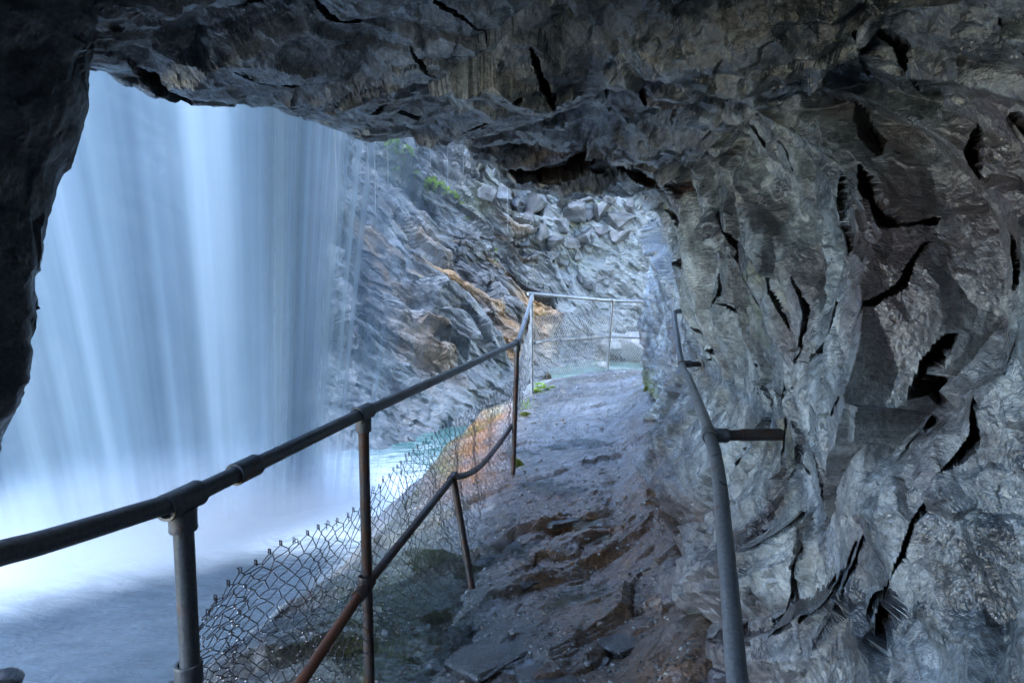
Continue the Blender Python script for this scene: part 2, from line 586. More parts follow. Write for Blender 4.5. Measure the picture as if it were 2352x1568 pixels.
def carve(p, courses=None, point=None, ax=slice(1, 3)):
    courses = FISSURES if courses is None else courses
    point = wall_point if point is None else point
    n_ = perlin(p * F(7), 15)
    n2_ = fbm(p * F(20), 2, 16)
    out = np.zeros(len(p), F)
    for course, hw, dep in courses:
        C = np.array([point(*c) for c in course])
        C = np.array(catmull(C, 5))
        lo_, hi_ = C.min(0) - .25, C.max(0) + .25
        idx = np.nonzero((p[:, 0] > lo_[0] - .3) & (p[:, 0] < hi_[0] + .3) & (p[:, 1] > lo_[1]) & (p[:, 1] < hi_[1]) & (p[:, 2] > lo_[2]) & (p[:, 2] < hi_[2]))[0]
        if not len(idx):
            continue
        q = p[idx][:, ax]
        best = np.full(len(idx), 9.0)
        par = np.zeros(len(idx))
        for i in range(len(C) - 1):
            a_, b_ = C[i, ax], C[i + 1, ax]
            ab = b_ - a_
            tt = np.clip(((q - a_) @ ab) / max(ab @ ab, 1e-9), 0, 1)
            dd = np.linalg.norm(q - a_ - tt[:, None] * ab, axis=1)
            par = np.where(dd < best, (i + tt) / (len(C) - 1), par)
            best = np.minimum(best, dd)
        wloc = hw / FPX * C[:, 1].mean() * .95 * np.sin(np.pi * np.clip(par, .04, .96)) ** .6 * (.95 + .5 * n_[idx] + .3 * n2_[idx])
        out[idx] = np.maximum(out[idx], dep * ss(1.15, .6, best / np.maximum(wloc, .002)))
    return out


def catmull(P, n=8):
    P = [np.array(p, float) for p in P]
    out = []
    for i in range(len(P) - 1):
        p0, p1, p2, p3 = P[max(i - 1, 0)], P[i], P[i + 1], P[min(i + 2, len(P) - 1)]
        for k in range(n):
            t = k / n
            out.append(.5 * ((2 * p1) + (-p0 + p2) * t + (2 * p0 - 5 * p1 + 4 * p2 - p3) * t * t + (-p0 + 3 * p1 - 3 * p2 + p3) * t ** 3))
    out.append(P[-1])
    return out


arc = np.concatenate([np.zeros((G.shape[0], 1)), np.cumsum(np.linalg.norm(np.diff(G, axis=1), axis=2), 1)], 1)
ARC = arc.reshape(-1).astype(F)
p0 = G.reshape(-1, 3).astype(F)
wy = p0[:, 1] + F(.07) * perlin(p0 * F(1.1), 4)
zc_ = np.minimum(p0[:, 2], F(1.2)) + F(.1) + F(.08) * perlin(p0 * F(1.3), 5)
TT = wy + F(.38) * p0[:, 0] - np.where(zc_ > 0, F(1.05), F(.65)) * zc_ ** 2
CUT = carve(p0)
CUT_R = carve(p0, POCKETS, roof_point, slice(0, 2)) * (p0[:, 2] > .5)


def cell(sa, st_, k=0.0):
    """foliation space: along the slabs (round the vault), across them"""
    return np.stack([ARC * F(sa), TT * F(st_), np.full(len(ARC), F(.5 + k))], 1)


def cave_h1(p):
    roof = ss(.5, .8, p[:, 2])
    h = F(.06) * fbm(p * F(.8), 2, 21)
    tj = TT + F(.24) * facet(cell(.5, 1.6), 43, .3, .7, 0, .12)
    h += (F(.10) + F(.09) * roof) * saw(tj * F(1.9), 31, .25)
    h += F(.19) * facet(cell(.55, 1.9), 41, 1.1, .38, 0, .20)
    h += F(.085) * facet(cell(1.4, 4.0), 42, 1.3, .3, 0, .20)
    return h


def cave_h2(p):
    q = np.where((p[:, 2] + F(.1) * perlin(p * F(3), 46) > .62)[:, None], p @ FOLR.T, p @ FOL.T)
    h = F(.036) * facet(q * np.array([4.2, 8.5, 8.5], F), 51, 1.3, .3, 0, .14)
    h += F(.009) * facet(q * np.array([13, 20, 20], F), 52, 1.3, .3, 0, .16)
    h += F(.0022) * fbm(p * F(30), 3, 61, .7)
    return h


lip_calm = 1 - .6 * np.exp(-((tsamp - 8.0) / .55) ** 2)
N0 = grid_normals(G)
G = displace(G, cave_h1, 1.0, 0, lip_calm, N0)
# the open joints cut obliquely into the rock
G = G + CUT.reshape(G.shape[0], G.shape[1], 1) * np.array([.62, .78, .05]) * 1.15
G = G + CUT_R.reshape(G.shape[0], G.shape[1], 1) * np.array([0, .75, .66]) * 1.0
TN = F(.11) * facet(cell(.6, 5.5), 42, 0, 1, 0, .3) + F(.10) * facet(cell(2, 12), 53, 0, 1, 0, .3)
Gs = G.copy()
for _ in range(14):
    for ax in (0, 1):
        pd = np.pad(Gs, [(1, 1) if a_ == ax else (0, 0) for a_ in (0, 1, 2)], mode='edge')
        Gs = (.25 * pd[:-2] + .5 * pd[1:-1] + .25 * pd[2:]) if ax == 0 else (.25 * pd[:, :-2] + .5 * pd[:, 1:-1] + .25 * pd[:, 2:])
NS = .45 * grid_normals(Gs) + N0
NS /= np.linalg.norm(NS, axis=2, keepdims=True)
G = displace(G, cave_h2, 1.0, 0, None, NS)
# the rock keeps clear of the handrail
hy = [.9, 1.06, 1.5, 2.0, 2.5, 3.2, 3.9, 4.35, 4.9]
hx = [.40, .42, .557, .696, .822, .994, 1.163, 1.26, 1.40]
hz = [-.76, -.70, -.57, -.46, -.44, -.41, -.40, -.265, -.09]
lim = np.interp(G[:, :, 1], hy, hx) + np.interp(G[:, :, 1], [1, 2, 3, 4.2, 4.9], [.3, .28, .2, .15, .06])
wz = np.exp(-((G[:, :, 2] - np.interp(G[:, :, 1], hy, hz)) / .3) ** 2) * ((G[:, :, 1] > .8) & (G[:, :, 1] < 5.0))
push = np.maximum(lim - G[:, :, 0], 0) * wz
push[:, SPLIT:] = 0
G[:, :, 0] += smooth(smooth(push, 6, 0), 6, 1)
print('cave grid', G.shape)

pf = G.reshape(-1, 3).astype(F)
n_up = grid_normals(G)[:, :, 2].reshape(-1)
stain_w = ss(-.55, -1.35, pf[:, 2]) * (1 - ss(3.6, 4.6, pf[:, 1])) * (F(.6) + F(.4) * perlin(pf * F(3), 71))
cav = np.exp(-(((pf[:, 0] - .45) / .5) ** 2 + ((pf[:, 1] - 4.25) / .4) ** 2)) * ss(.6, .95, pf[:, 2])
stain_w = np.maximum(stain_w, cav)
stain_w = np.maximum(stain_w, ss(.02, .10, CUT + CUT_R))                      # dark red-brown inside the joints and pockets
stain_w = np.clip(np.maximum(stain_w, .45 * ss(.15, .7, fbm(pf * F(1.5) * np.array([1, 1.5, .6], F), 3, 73))), 0, 1)
moss_w = np.clip(ss(.5, .9, fbm(pf * F(2.6), 3, 77)) * .6, 0, 1)
moss_w = np.maximum(moss_w, ss(.9, .2, np.sqrt((pf[:, 1] - 6.4) ** 2 * .5 + (pf[:, 2] + 1.0) ** 2 * 6)) * ss(5.0, 6.2, pf[:, 1]))
ns_, nt_ = G.shape[:2]
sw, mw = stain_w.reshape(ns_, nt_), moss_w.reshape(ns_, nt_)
tn, vn = rock_tone(pf, FOL, (.6, 1.6, 1.6), 81, 1.0, 1.6)
tn = tn - F(.16) * ss(.0, .5, fbm(pf * F(1.1), 3, 85))
tn = np.clip(tn + TN, 0, 1)
tn, vn = tn.reshape(ns_, nt_), vn.reshape(ns_, nt_)
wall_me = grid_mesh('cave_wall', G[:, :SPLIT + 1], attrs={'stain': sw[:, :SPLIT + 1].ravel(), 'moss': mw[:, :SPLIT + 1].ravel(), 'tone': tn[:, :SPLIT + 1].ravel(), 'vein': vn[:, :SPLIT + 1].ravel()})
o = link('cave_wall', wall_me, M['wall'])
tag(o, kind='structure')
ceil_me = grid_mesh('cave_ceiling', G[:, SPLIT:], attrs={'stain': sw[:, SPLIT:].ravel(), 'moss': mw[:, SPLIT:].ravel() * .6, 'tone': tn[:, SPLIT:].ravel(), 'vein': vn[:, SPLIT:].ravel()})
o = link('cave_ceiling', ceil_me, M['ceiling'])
tag(o, kind='structure')

# ------------------------------------------------------------------ left pillar: inner wall, edge, outer face (lofted over height), left free behind for the added light opening
ZP = [-2.6, -1.6, -1.0, -.6, -.3, 0.0, .35, .6, .78, 1.0, 1.6]
XE = [-2.75, -2.5, -2.15, -1.80, -1.64, -1.59, -1.52, -1.44, -1.40, -1.30, -1.1]
pp = []
for z, xe in zip(ZP, XE):
    ci = .12 * max(0, z - .5)
    pp.append([(xe - .95, 1.55), (xe - .75, 1.22), (xe - .38, 1.15), (min(xe - .10, -1.45), 1.45), (xe, 1.86), (xe - .12, 2.02), (xe - .4, 2.12),
               (xe - .75, 2.0), (xe - .95, 1.55)])
pp = np.array(pp)
zs_ = np.linspace(-2.6, 1.6, 330)
ts_ = np.concatenate([np.linspace(0, 2, 60, endpoint=False), np.linspace(2, 5, 260, endpoint=False), np.linspace(5, 8, 60)])
Bp = eval_loft(pp, ZP, zs_, ts_, 8, 10)
Gp = np.stack([Bp[:, :, 0], Bp[:, :, 1], np.repeat(zs_[:, None], Bp.shape[1], 1)], 2)


def pillar_h(p):
    h = F(.06) * fbm(p * F(1.2), 3, 121) + F(.05) * facet(p * np.array([2.2, 2.2, 1.2], F), 141, .8, .3, 0, .2)
    h += F(.015) * facet(p * F(8), 142, 1, .4) + F(.008) * fbm(p * F(15), 3, 143)
    return h


Gp = displace(Gp, pillar_h, -1.0)
pz = Gp.reshape(-1, 3)
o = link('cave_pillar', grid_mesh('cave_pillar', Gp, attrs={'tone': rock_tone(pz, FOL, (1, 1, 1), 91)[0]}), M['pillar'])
tag(o, kind='structure')

# back of the cave, behind the camera
u = np.linspace(-3, 3, 60)
v = np.linspace(-2.2, 2.0, 50)
U, Vv = np.meshgrid(u, v, indexing='ij')
Gb = np.stack([U, np.full_like(U, -1.5), Vv], 2)
Gb = displace(Gb, lambda p: F(.12) * facet(p * F(1.5), 5, 1, .6) + F(.05) * fbm(p * F(2), 3, 9))
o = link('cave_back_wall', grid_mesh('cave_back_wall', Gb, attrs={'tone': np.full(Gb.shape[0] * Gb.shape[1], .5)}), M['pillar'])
tag(o, kind='structure')

# ================================================================== THE PATH: rock shelf that falls away to the pool
EY = [-2, 0, 1.2, 2.2, 2.7, 3.3, 4.0, 5.0, 5.8, 6.4, 6.9, 7.5, 8.1, 8.5, 9.2]
EX = [-2.3, -2.1, -1.85, -1.5, -1.25, -.98, -.86, -.70, -.48, -.32, -.02, .22, .75, 1.9, 4.5]
FY = [-2, 2.4, 3.4, 4.4, 5.4, 6.6, 7.4, 8.2, 9.5]
FZ = [-1.47, -1.47, -1.47, -1.37, -1.26, -1.07, -.99, -.95, -.98]


def floor_base(x, y):
    z = np.interp(y, FY, FZ)
    e = np.interp(y, EY, EX)
    dl = x - e                                              # distance inside the edge
    # low wet hollow left of the middle of the path
    z = z - .13 * np.exp(-(((x + .42) / .42) ** 2 + ((y - 3.2) / .65) ** 2))
    z = z - .07 * np.exp(-(((x + .45) / .3) ** 2 + ((y - 2.45) / .35) ** 2))
    # foot of the wall swells up
    wx = np.interp(y, [-2, 1, 2, 3, 4, 5, 6, 7, 8], [1.1, .74, .72, .88, 1.05, 1.27, 1.44, 1.75, 3.2])
    z = z + .15 * ss(-.36, .05, x - wx) * (1 - ss(6.6, 7.4, y))
    # shelf edge
    z = z - .10 * ss(.5, 0, dl) - 1.15 * np.maximum(0, -dl) ** .9 * (1 + .25 * np.sin(y * 3.1))
    z = z - 1.3 * np.maximum(0, y - 8.35)
    return z


yf = np.interp(np.linspace(0, 1, 640), [0, .06, 1], [0, 1, 2])
yf = np.concatenate([np.linspace(-1.6, 1.5, 60, endpoint=False),
                     np.interp(np.linspace(inv(1.5), inv(9.6), 600), [inv(v) for v in np.linspace(1.5, 9.6, 900)], np.linspace(1.5, 9.6, 900))])
xf_ = np.concatenate([np.linspace(-4.0, -2.0, 50, endpoint=False), np.linspace(-2.0, 1.8, 430), np.linspace(1.82, 4, 30)])
Xg, Yg = np.meshgrid(xf_, yf, indexing='ij')
Gf = np.stack([Xg, Yg, floor_base(Xg, Yg)], 2)
PB = rot_basis((.82, .57, .06))


def path_h(p):
    wet = np.exp(-(((p[:, 0] + .45) / .4) ** 2 + ((p[:, 1] - 3.0) / .7) ** 2))
    near = 1 - ss(3.2, 4.4, p[:, 1])
    amp = (F(.35) + F(.75) * near) * (1 - F(.75) * wet)
    w2 = np.stack([perlin(p * F(1.9), 203), perlin(p * F(1.9), 204), p[:, 0] * 0], 1)
    q = p + w2 * F(.14)
    t = -q[:, 0] * F(.55) + q[:, 1] * F(.83)
    h = F(.035) * fbm(p * F(1.4), 3, 221)
    t = t + F(.10) * facet(p * np.array([2.5, 2.5, 1], F), 233, .5, .6, 0, .3)
    h += amp * F(.085) * saw(t * F(1.7), 231, .10)
    h += amp * F(.022) * saw(t * F(6.3) + F(.5) * perlin(p * F(3), 5), 232, .2)
    a = q @ PB.T
    h += amp * F(.055) * facet(a * np.array([1.6, 3.4, 2.0], F), 241, .6, .4, .08, .12)
    h += F(.008) * facet(a * np.array([6, 13, 8], F), 242, 1, .4, .1, .15) * (F(.4) + amp)
    h += F(.006) * fbm(p * F(14), 3, 243, .6)
    slope = ss(-.05, -.6, p[:, 0] - np.interp(p[:, 1], EY, EX))
    h += slope * (F(.14) * facet(p * F(1.5), 244, .8, .6) + F(.08) * fbm(p * F(1.2), 3, 245) - F(.12))
    return h


Gf = displace(Gf, path_h, 1.0)
pf = Gf.reshape(-1, 3).astype(F)
dl = pf[:, 0] - np.interp(pf[:, 1], EY, EX)
cx = np.interp(pf[:, 1], [4, 4.6, 5.4, 6.2], [-.28, -.38, -.42, -.25])
orange = np.exp(-((pf[:, 0] - cx) / .27) ** 2) * ss(3.9, 4.5, pf[:, 1]) * (1 - ss(5.9, 6.8, pf[:, 1]))
brown = 1.1 * (1 - ss(3.2, 4.6, pf[:, 1] - 1.2 * pf[:, 0])) * ss(1.6, 2.1, pf[:, 1]) * ss(-.5, .2, pf[:, 0]) * np.clip(.6 + .9 * perlin(pf * F(1.8), 6), 0, 1)
st = np.clip(brown, 0, 1)
rust = np.clip(orange * 1.3 * np.clip(.75 + .6 * fbm(pf * F(3), 3, 91), 0, 1), 0, 1)
ms = ss(.3, .1, np.abs(dl - .05)) * ss(3.0, 3.6, pf[:, 1]) * np.clip(.5 + 1.2 * perlin(pf * F(2.2), 8), 0, 1)
ms = np.maximum(ms, .9 * np.exp(-(((pf[:, 0] + .62) / .3) ** 2 + ((pf[:, 1] - 2.9) / .8) ** 2)))
tn, vn = rock_tone(pf, PB, (.6, 1.5, 1.5), 281, 1.0, 1.0, .2)
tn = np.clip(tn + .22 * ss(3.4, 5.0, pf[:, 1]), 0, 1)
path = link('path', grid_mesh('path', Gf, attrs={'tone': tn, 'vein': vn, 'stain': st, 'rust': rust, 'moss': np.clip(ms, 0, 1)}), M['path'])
tag(path, kind='structure')

# ================================================================== THE GORGE: cliff across the pool
BL = np.array([(-11, 5.2), (-7, 6.9), (-4, 7.8), (-2.1, 8.9), (-1.0, 10.5), (.4, 12.8), (1.5, 15.2), (3.0, 16.8), (6, 17.4), (10, 17.0)])
seg = np.r_[0, np.cumsum(np.linalg.norm(np.diff(BL, axis=0), axis=1))]
LT = seg[-1]
ua = np.concatenate([np.linspace(0, seg[2], 90, endpoint=False), np.linspace(seg[2], seg[7], 620, endpoint=False), np.linspace(seg[7], LT, 120)])
bx = smooth(np.interp(ua, seg, BL[:, 0])[:, None], 25, 0)[:, 0]
by = smooth(np.interp(ua, seg, BL[:, 1])[:, None], 25, 0)[:, 0]
tx, ty = np.gradient(bx), np.gradient(by)
tl = np.hypot(tx, ty)
nx, ny = ty / tl, -tx / tl                                   # towards the pool
va = np.concatenate([np.linspace(-3.0, 4.6, 420), np.linspace(4.65, 8.5, 40)])
UA, VA = np.meshgrid(ua, va, indexing='ij')
lean = np.interp(UA, [0, seg[3], seg[5], seg[6], seg[7], LT], [.55, .62, .60, .30, .12, .2])
back = lean * np.maximum(VA + 2.2, 0) - .35 * ss(-1.2, -2.4, VA)
Gc = np.stack([bx[:, None] - nx[:, None] * back, by[:, None] - ny[:, None] * back, VA], 2)
Ucoord = np.repeat(ua[:, None], len(va), 1)


CB = rot_basis((.62, .52, -.60))


def cliff_disp(Gc):
    n = -grid_normals(Gc)
    p = Gc.reshape(-1, 3).astype(F)
    uu, zz = Ucoord.reshape(-1).astype(F), VA.reshape(-1).astype(F)
    w1 = perlin(p * F(.5), 303) * F(.5)
    along = uu * F(.77) - zz * F(.64)
    across = uu * F(.64) + zz * F(.77) + w1
    third = F(.2) * p[:, 1]
    smooth_low = ss(-.6, -1.4, zz + F(.5) * perlin(p * F(.6), 5)) * (1 - ss(seg[5], seg[5] + 1, uu) * 0)
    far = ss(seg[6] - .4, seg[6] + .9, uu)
    amp = (1 - F(.75) * smooth_low) * (1 - F(.7) * far)
    h = F(.28) * fbm(p * F(.55), 4, 311)
    c = np.stack([along * F(.5), across * F(1.35), third], 1)
    tt = across + F(.45) * facet(c * F(.9), 330, .3, .8, 0, .1)
    h += amp * F(.70) * saw(tt * F(.95), 321, .10)
    h += amp * F(.20) * saw(tt * F(2.7) + F(.3) * perlin(p * F(1.3), 6), 322, .12)
    h += amp * F(.38) * facet(c * np.array([.8, 1, 1], F), 331, .8, .7, .1, .10)
    h += amp * F(.15) * facet(c * np.array([1.6, 2.6, 2], F), 332, 1.1, .6, .1, .12)
    h += F(.012) * fbm(p * F(5), 3, 334, .6)
    h += (1 - amp) * (F(.22) * ridged(p * np.array([.7, .7, .45], F), 3, 335) + F(.10) * fbm(c * F(2), 3, 336))
    Gn = Gc + n * h.reshape(Gc.shape[0], Gc.shape[1], 1)
    ex = [v_.reshape(Gc.shape[0], Gc.shape[1], 1) for v_ in (across, along, far, smooth_low, uu, zz)]
    Gn = displace(Gn, lambda p_: F(.055) * facet((p_ @ CB.T) * np.array([1.6, 5, 5], F), 337, 1.1, .5, 0, .12) + F(.018) * facet((p_ @ CB.T) * np.array([5, 12, 12], F), 338, 1.1, .5, 0, .15), -1.0)
    Gn = np.concatenate([Gn] + ex, 2)
    return (Gn[..., :3],) + tuple(Gn[..., k].reshape(-1).astype(F) for k in range(3, 9))


Gc, across, along, far, low, uu, zz = cliff_disp(Gc)
pf = Gc.reshape(-1, 3).astype(F)
sn_ = fbm(np.stack([along * .22, across * 1.3, along * 0], 1).astype(F), 2, 341)
sm_ = np.exp(-(sn_ / .16) ** 2) * np.clip(.5 + perlin(pf * F(.8), 343), 0, 1)
stc = .75 * sm_ * ss(seg[3] + .6, seg[4] + .3, uu) * (1 - ss(seg[6] - .6, seg[6] + .4, uu)) * ss(2.6, 1.2, zz) * ss(-1.9, -.9, zz)
mc = np.clip(perlin(pf * F(.9), 351) * 1.2 - .2, 0, 1) * ss(.6, 2.2, zz) * .6
M['cliff_pale'] = None
tn, vn = rock_tone(np.stack([along, across, pf[:, 1] * .3], 1), np.eye(3, dtype=F), (.4, 1.6, 1), 381, .6, 1.6)
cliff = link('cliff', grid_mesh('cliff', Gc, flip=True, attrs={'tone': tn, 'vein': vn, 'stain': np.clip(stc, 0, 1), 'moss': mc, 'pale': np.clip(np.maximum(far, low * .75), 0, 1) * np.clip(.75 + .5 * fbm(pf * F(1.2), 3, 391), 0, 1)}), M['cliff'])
tag(cliff, kind='structure')

# ------------------------------------------------------------------ pool and stream
def water_material(name, deep, foam_col, foam_attr=True, rough=.08):
    t = NT(name)
    c = t.coords((1, 1, 1))
    cs = t.coords((1.0, 2.6, 1), (0, 0, R(-35)))
    f = t.attr('foam')
    n = t.noise(cs, 2.2, 6, .62, 1.6)
    sw = t.ramp(n, [(.42, 0.0), (.62, 1.0)])
    fm = t.math('ADD', t.math('MULTIPLY', f, 1.15), t.math('MULTIPLY', sw, t.math('MULTIPLY', t.attr('swirl'), .8)), True)
    dcol = t.mix(t.noise(c, .8, 2), deep, tuple(min(1, v * 1.5) for v in deep))
    col = t.mix(fm, dcol, foam_col)
    col = t.mix(t.attr('slate'), col, t.mix(t.noise(cs, 3, 4), (.03, .046, .065), (.075, .105, .135)))
    rg = t.math('ADD', t.math('MULTIPLY', fm, .5), rough, True)
    nb = t.bump(t.noise(cs, 5, 5, .6, .8), .35, .06)
    t.bsdf(Base_Color=col, Roughness=rg, Normal=nb, Specular_IOR_Level=.5, IOR=1.33)
    return t.m


M['pool'] = water_material('glacial_water', (.025, .075, .07), (.85, .9, .93))
xs = np.linspace(-12, 3.0, 260)
ys = np.linspace(1.5, 13.5, 260)
X, Y = np.meshgrid(xs, ys, indexing='ij')
FA, FB = np.array([-4.3, 4.4]), np.array([-1.9, 6.2])       # plunge line
dvec = (FB - FA) / np.linalg.norm(FB - FA)
rx, ry = X - FA[0], Y - FA[1]
s_al = np.clip(rx * dvec[0] + ry * dvec[1], -6, np.linalg.norm(FB - FA))
dist = np.hypot(rx - s_al * dvec[0], ry - s_al * dvec[1])
inside = (rx * dvec[1] - ry * dvec[0])                       # >0: towards the camera side
foam = np.exp(-(dist / .75) ** 2) + .30 * np.exp(-(dist / 2.0) ** 2) * (inside > 0)
slate = ss(.25, 1.1, inside) * ss(-1.0, -1.7, X) * (1 - ss(4.6, 5.4, Y))
swirl = np.exp(-(dist / 2.2) ** 2)
zw = -2.2 + .26 * np.exp(-(dist / .6) ** 2) + .03 * fbm(np.stack([X.ravel(), Y.ravel(), X.ravel() * 0], 1).astype(F) * F(1.1), 3, 401).reshape(X.shape)
pool = link('pool', grid_mesh('pool', np.stack([X, Y, zw], 2), smooth_shade=True, attrs={'foam': np.clip(foam, 0, 1).ravel(), 'swirl': swirl.ravel(), 'slate': slate.ravel()}), M['pool'])
tag(pool, kind='structure')
M['stream'] = water_material('shallow_stream', (.07, .11, .095), (.36, .40, .41))
xs = np.linspace(.9, 9, 80)
ys = np.linspace(11.6, 19, 90)
X, Y = np.meshgrid(xs, ys, indexing='ij')
nz = fbm(np.stack([X.ravel(), Y.ravel(), X.ravel() * 0], 1).astype(F) * F(.8), 3, 402).reshape(X.shape)
zst = -1.62 + .03 * nz - .5 * ss(13.2, 10.5, Y)
foam = np.clip(ss(13.0, 12.0, Y) * .4 + nz * .3, 0, 1)
o = link('stream', grid_mesh('stream', np.stack([X, Y, zst], 2), smooth_shade=True, attrs={'foam': foam.ravel(), 'swirl': foam.ravel() * 0 + .2}), M['stream'])
tag(o, kind='structure')

# ------------------------------------------------------------------ waterfall
def fall_material(name, lo, hi, su, sv, amt, edge=True):
    t = NT(name)
    c = t.coords((su, sv, 1), src='UV')
    n = t.noise(c, 1.0, 3, .5, .15)
    c2 = t.coords((su * 6, sv * 1.5, 1), src='UV')
    n2 = t.noise(c2, 1.0, 3, .6)
    m = t.math('ADD', t.math('MULTIPLY', n, .84), t.math('MULTIPLY', n2, .16))
    a = t.ramp(m, [(.34, lo), (.62, hi)])
    a = t.math('MULTIPLY', a, t.attr('cover'), True)
    col = t.ramp(t.math('ADD', t.math('MULTIPLY', n, .55), t.math('MULTIPLY', t.attr('thick'), .45)), [(.25, (.11, .155, .19)), (.5, (.23, .295, .33)), (.78, (.46, .53, .56))])
    dif = t.node('ShaderNodeBsdfDiffuse')
    trl = t.node('ShaderNodeBsdfTranslucent')
    t.l.new(col, dif.inputs[0])
    t.l.new(col, trl.inputs[0])
    mx = t.node('ShaderNodeMixShader')
    mx.inputs[0].default_value = amt
    t.l.new(dif.outputs[0], mx.inputs[1])
    t.l.new(trl.outputs[0], mx.inputs[2])
    tr = t.node('ShaderNodeBsdfTransparent')
    m2 = t.node('ShaderNodeMixShader')
    t.l.new(a, m2.inputs[0])
    t.l.new(tr.outputs[0], m2.inputs[1])
    t.l.new(mx.outputs[0], m2.inputs[2])
    t.l.new(m2.outputs[0], t.out.inputs['Surface'])
    return t.m


fall = empty('waterfall', (-3.0, 5.3, EYE - 2.2))
tag(fall, 'white veil of falling water plunging past the cave mouth into the pool', 'waterfall')
ZT, ZB = 4.0, -2.25
L1a, L1b = np.array([-4.2, 4.5]), np.array([-1.93, 6.1])
Ta, Tb = np.array([-3.6, 3.0]), np.array([-.98, 4.2])
q13 = math.sqrt((ZT - 1.3) / (ZT - ZB))
L0a, L0b = (Ta - q13 * L1a) / (1 - q13), (Tb - q13 * L1b) / (1 - q13)


def thick_of(U, Vv):
    """how much water falls where along the lip"""
    g = lambda c, w_: np.exp(-((U - c) / w_) ** 2)
    n_ = fbm(np.stack([U.ravel() * 9, Vv.ravel() * .35, U.ravel() * 0], 1).astype(F), 3, 71, .6).reshape(U.shape)
    return np.clip(.35 + .40 * g(.66, .11) + .35 * g(.50, .035) + .5 * g(.885, .018) - .22 * g(.845, .022) - .15 * g(.42, .05) + .25 * g(.3, .06) + .65 * n_ + .25 * ss(.75, 1, Vv), 0, 1)


def fall_sheet(name, u0, u1, off, mat, seed, cover, nu=160, nv=60, ztop=2.3):
    us = np.linspace(u0, u1, nu)
    vs = np.linspace(0, 1, nv)
    U, Vv = np.meshgrid(us, vs, indexing='ij')
    z = ztop + (ZB - ztop) * Vv
    q = np.sqrt((ZT - z) / (ZT - ZB))
    a0 = L0a[None, None, :] + (L0b - L0a)[None, None, :] * U[..., None]
    a1 = L1a[None, None, :] + (L1b - L1a)[None, None, :] * U[..., None]
    xy = a0 + (a1 - a0) * q[..., None]
    d = (L1b - L1a) / np.linalg.norm(L1b - L1a)
    nrm = np.array([d[1], -d[0]])
    pts = np.stack([U.ravel() * 14, Vv.ravel() * .5, U.ravel() * 0 + seed], 1).astype(F)
    wob = (off + .10 * fbm(pts * np.array([.35, 1, 1], F), 2, seed)).reshape(U.shape)
    xy = xy + nrm * wob[..., None]
    G_ = np.stack([xy[..., 0], xy[..., 1], z], 2)
    G_ = G_ - np.array([fall.location.x, fall.location.y, fall.location.z])[None, None, :] + np.array([0, 0, 0])
    uv = np.stack([U.ravel(), Vv.ravel()], 1)
    me = grid_mesh(name, G_, smooth_shade=True, attrs={'cover': cover(U, Vv).ravel(), 'thick': thick_of(U, Vv).ravel()}, uv=uv)
    return link(name, me, mat, fall)


M['fall_core'] = fall_material('fall_core', .86, 1.0, 4.5, .3, .6)
M['fall_thin'] = fall_material('fall_thin', .0, .5, 9, .35, .6)
M['fall_veil'] = fall_material('fall_veil', .15, .65, 30, .5, .5)
fall_sheet('water_curtain', -.7, .97, -.25, M['fall_core'], 12, lambda U, V: ss(1.0, .86, U - .01 * V))
fall_sheet('water_strands', -.6, .95, .18, M['fall_thin'], 13, lambda U, V: ss(.95, .80, U) * (.6 + .4 * V))
fall_sheet('water_veil', .66, 1.3, .30, M['fall_veil'], 14, lambda U, V: ss(1.3, .95, U) * ss(.66, .72, U))
fall_sheet('water_veil', .70, 1.16, .05, M['fall_veil'], 15, lambda U, V: ss(1.16, .84, U) * ss(.7, .76, U))

# ================================================================== metal
def pipe_material(name, base, metal, rust, rough=(.35, .6), rcol=((.05, .022, .014), (.15, .055, .025))):
    t = NT(name)
    c = t.coords()
    n = t.noise(c, 14, 6, .65)
    n2 = t.noise(c, 110, 3, .6)
    col = t.mix(.6, base, t.ramp(n2, [(.3, .55), (.7, 1.35)]), 'MULTIPLY')
    rm = t.ramp(n, [(.62 - rust * .4, 0.0), (.74 - rust * .4, 1.0)])
    col = t.mix(rm, col, t.mix(n2, rcol[0], rcol[1]))
    mt = t.math('MULTIPLY', t.math('SUBTRACT', 1.0, rm), metal)
    rg = t.ramp(n, [(.3, rough[0]), (.7, rough[1])])
    nb = t.bump(t.math('ADD', n2, t.math('MULTIPLY', rm, .6)), .35, .004)
    t.bsdf(Base_Color=col, Metallic=mt, Roughness=rg, Normal=nb)
    return t.m


M['pipe'] = pipe_material('weathered_pipe', (.085, .097, .112), .25, .12, (.28, .5))
M['pipe_rust'] = pipe_material('rusty_pipe', (.05, .045, .048), .2, .4, (.3, .6), ((.03, .014, .01), (.085, .034, .018)))
M['pipe_orange'] = pipe_material('flaking_rust', (.06, .05, .05), .1, .75, (.35, .65))
M['pipe_hand'] = pipe_material('worn_pipe', (.15, .165, .185), .35, .08, (.25, .45))
M['pipe_galv'] = pipe_material('galvanised_pipe', (.20, .22, .24), .5, .05, (.35, .5))
M['wire'] = pipe_material('fence_wire', (.045, .045, .05), .3, .15, (.3, .5))
M['wire_galv'] = pipe_material('galvanised_wire', (.22, .24, .26), .3, .02, (.35, .5))


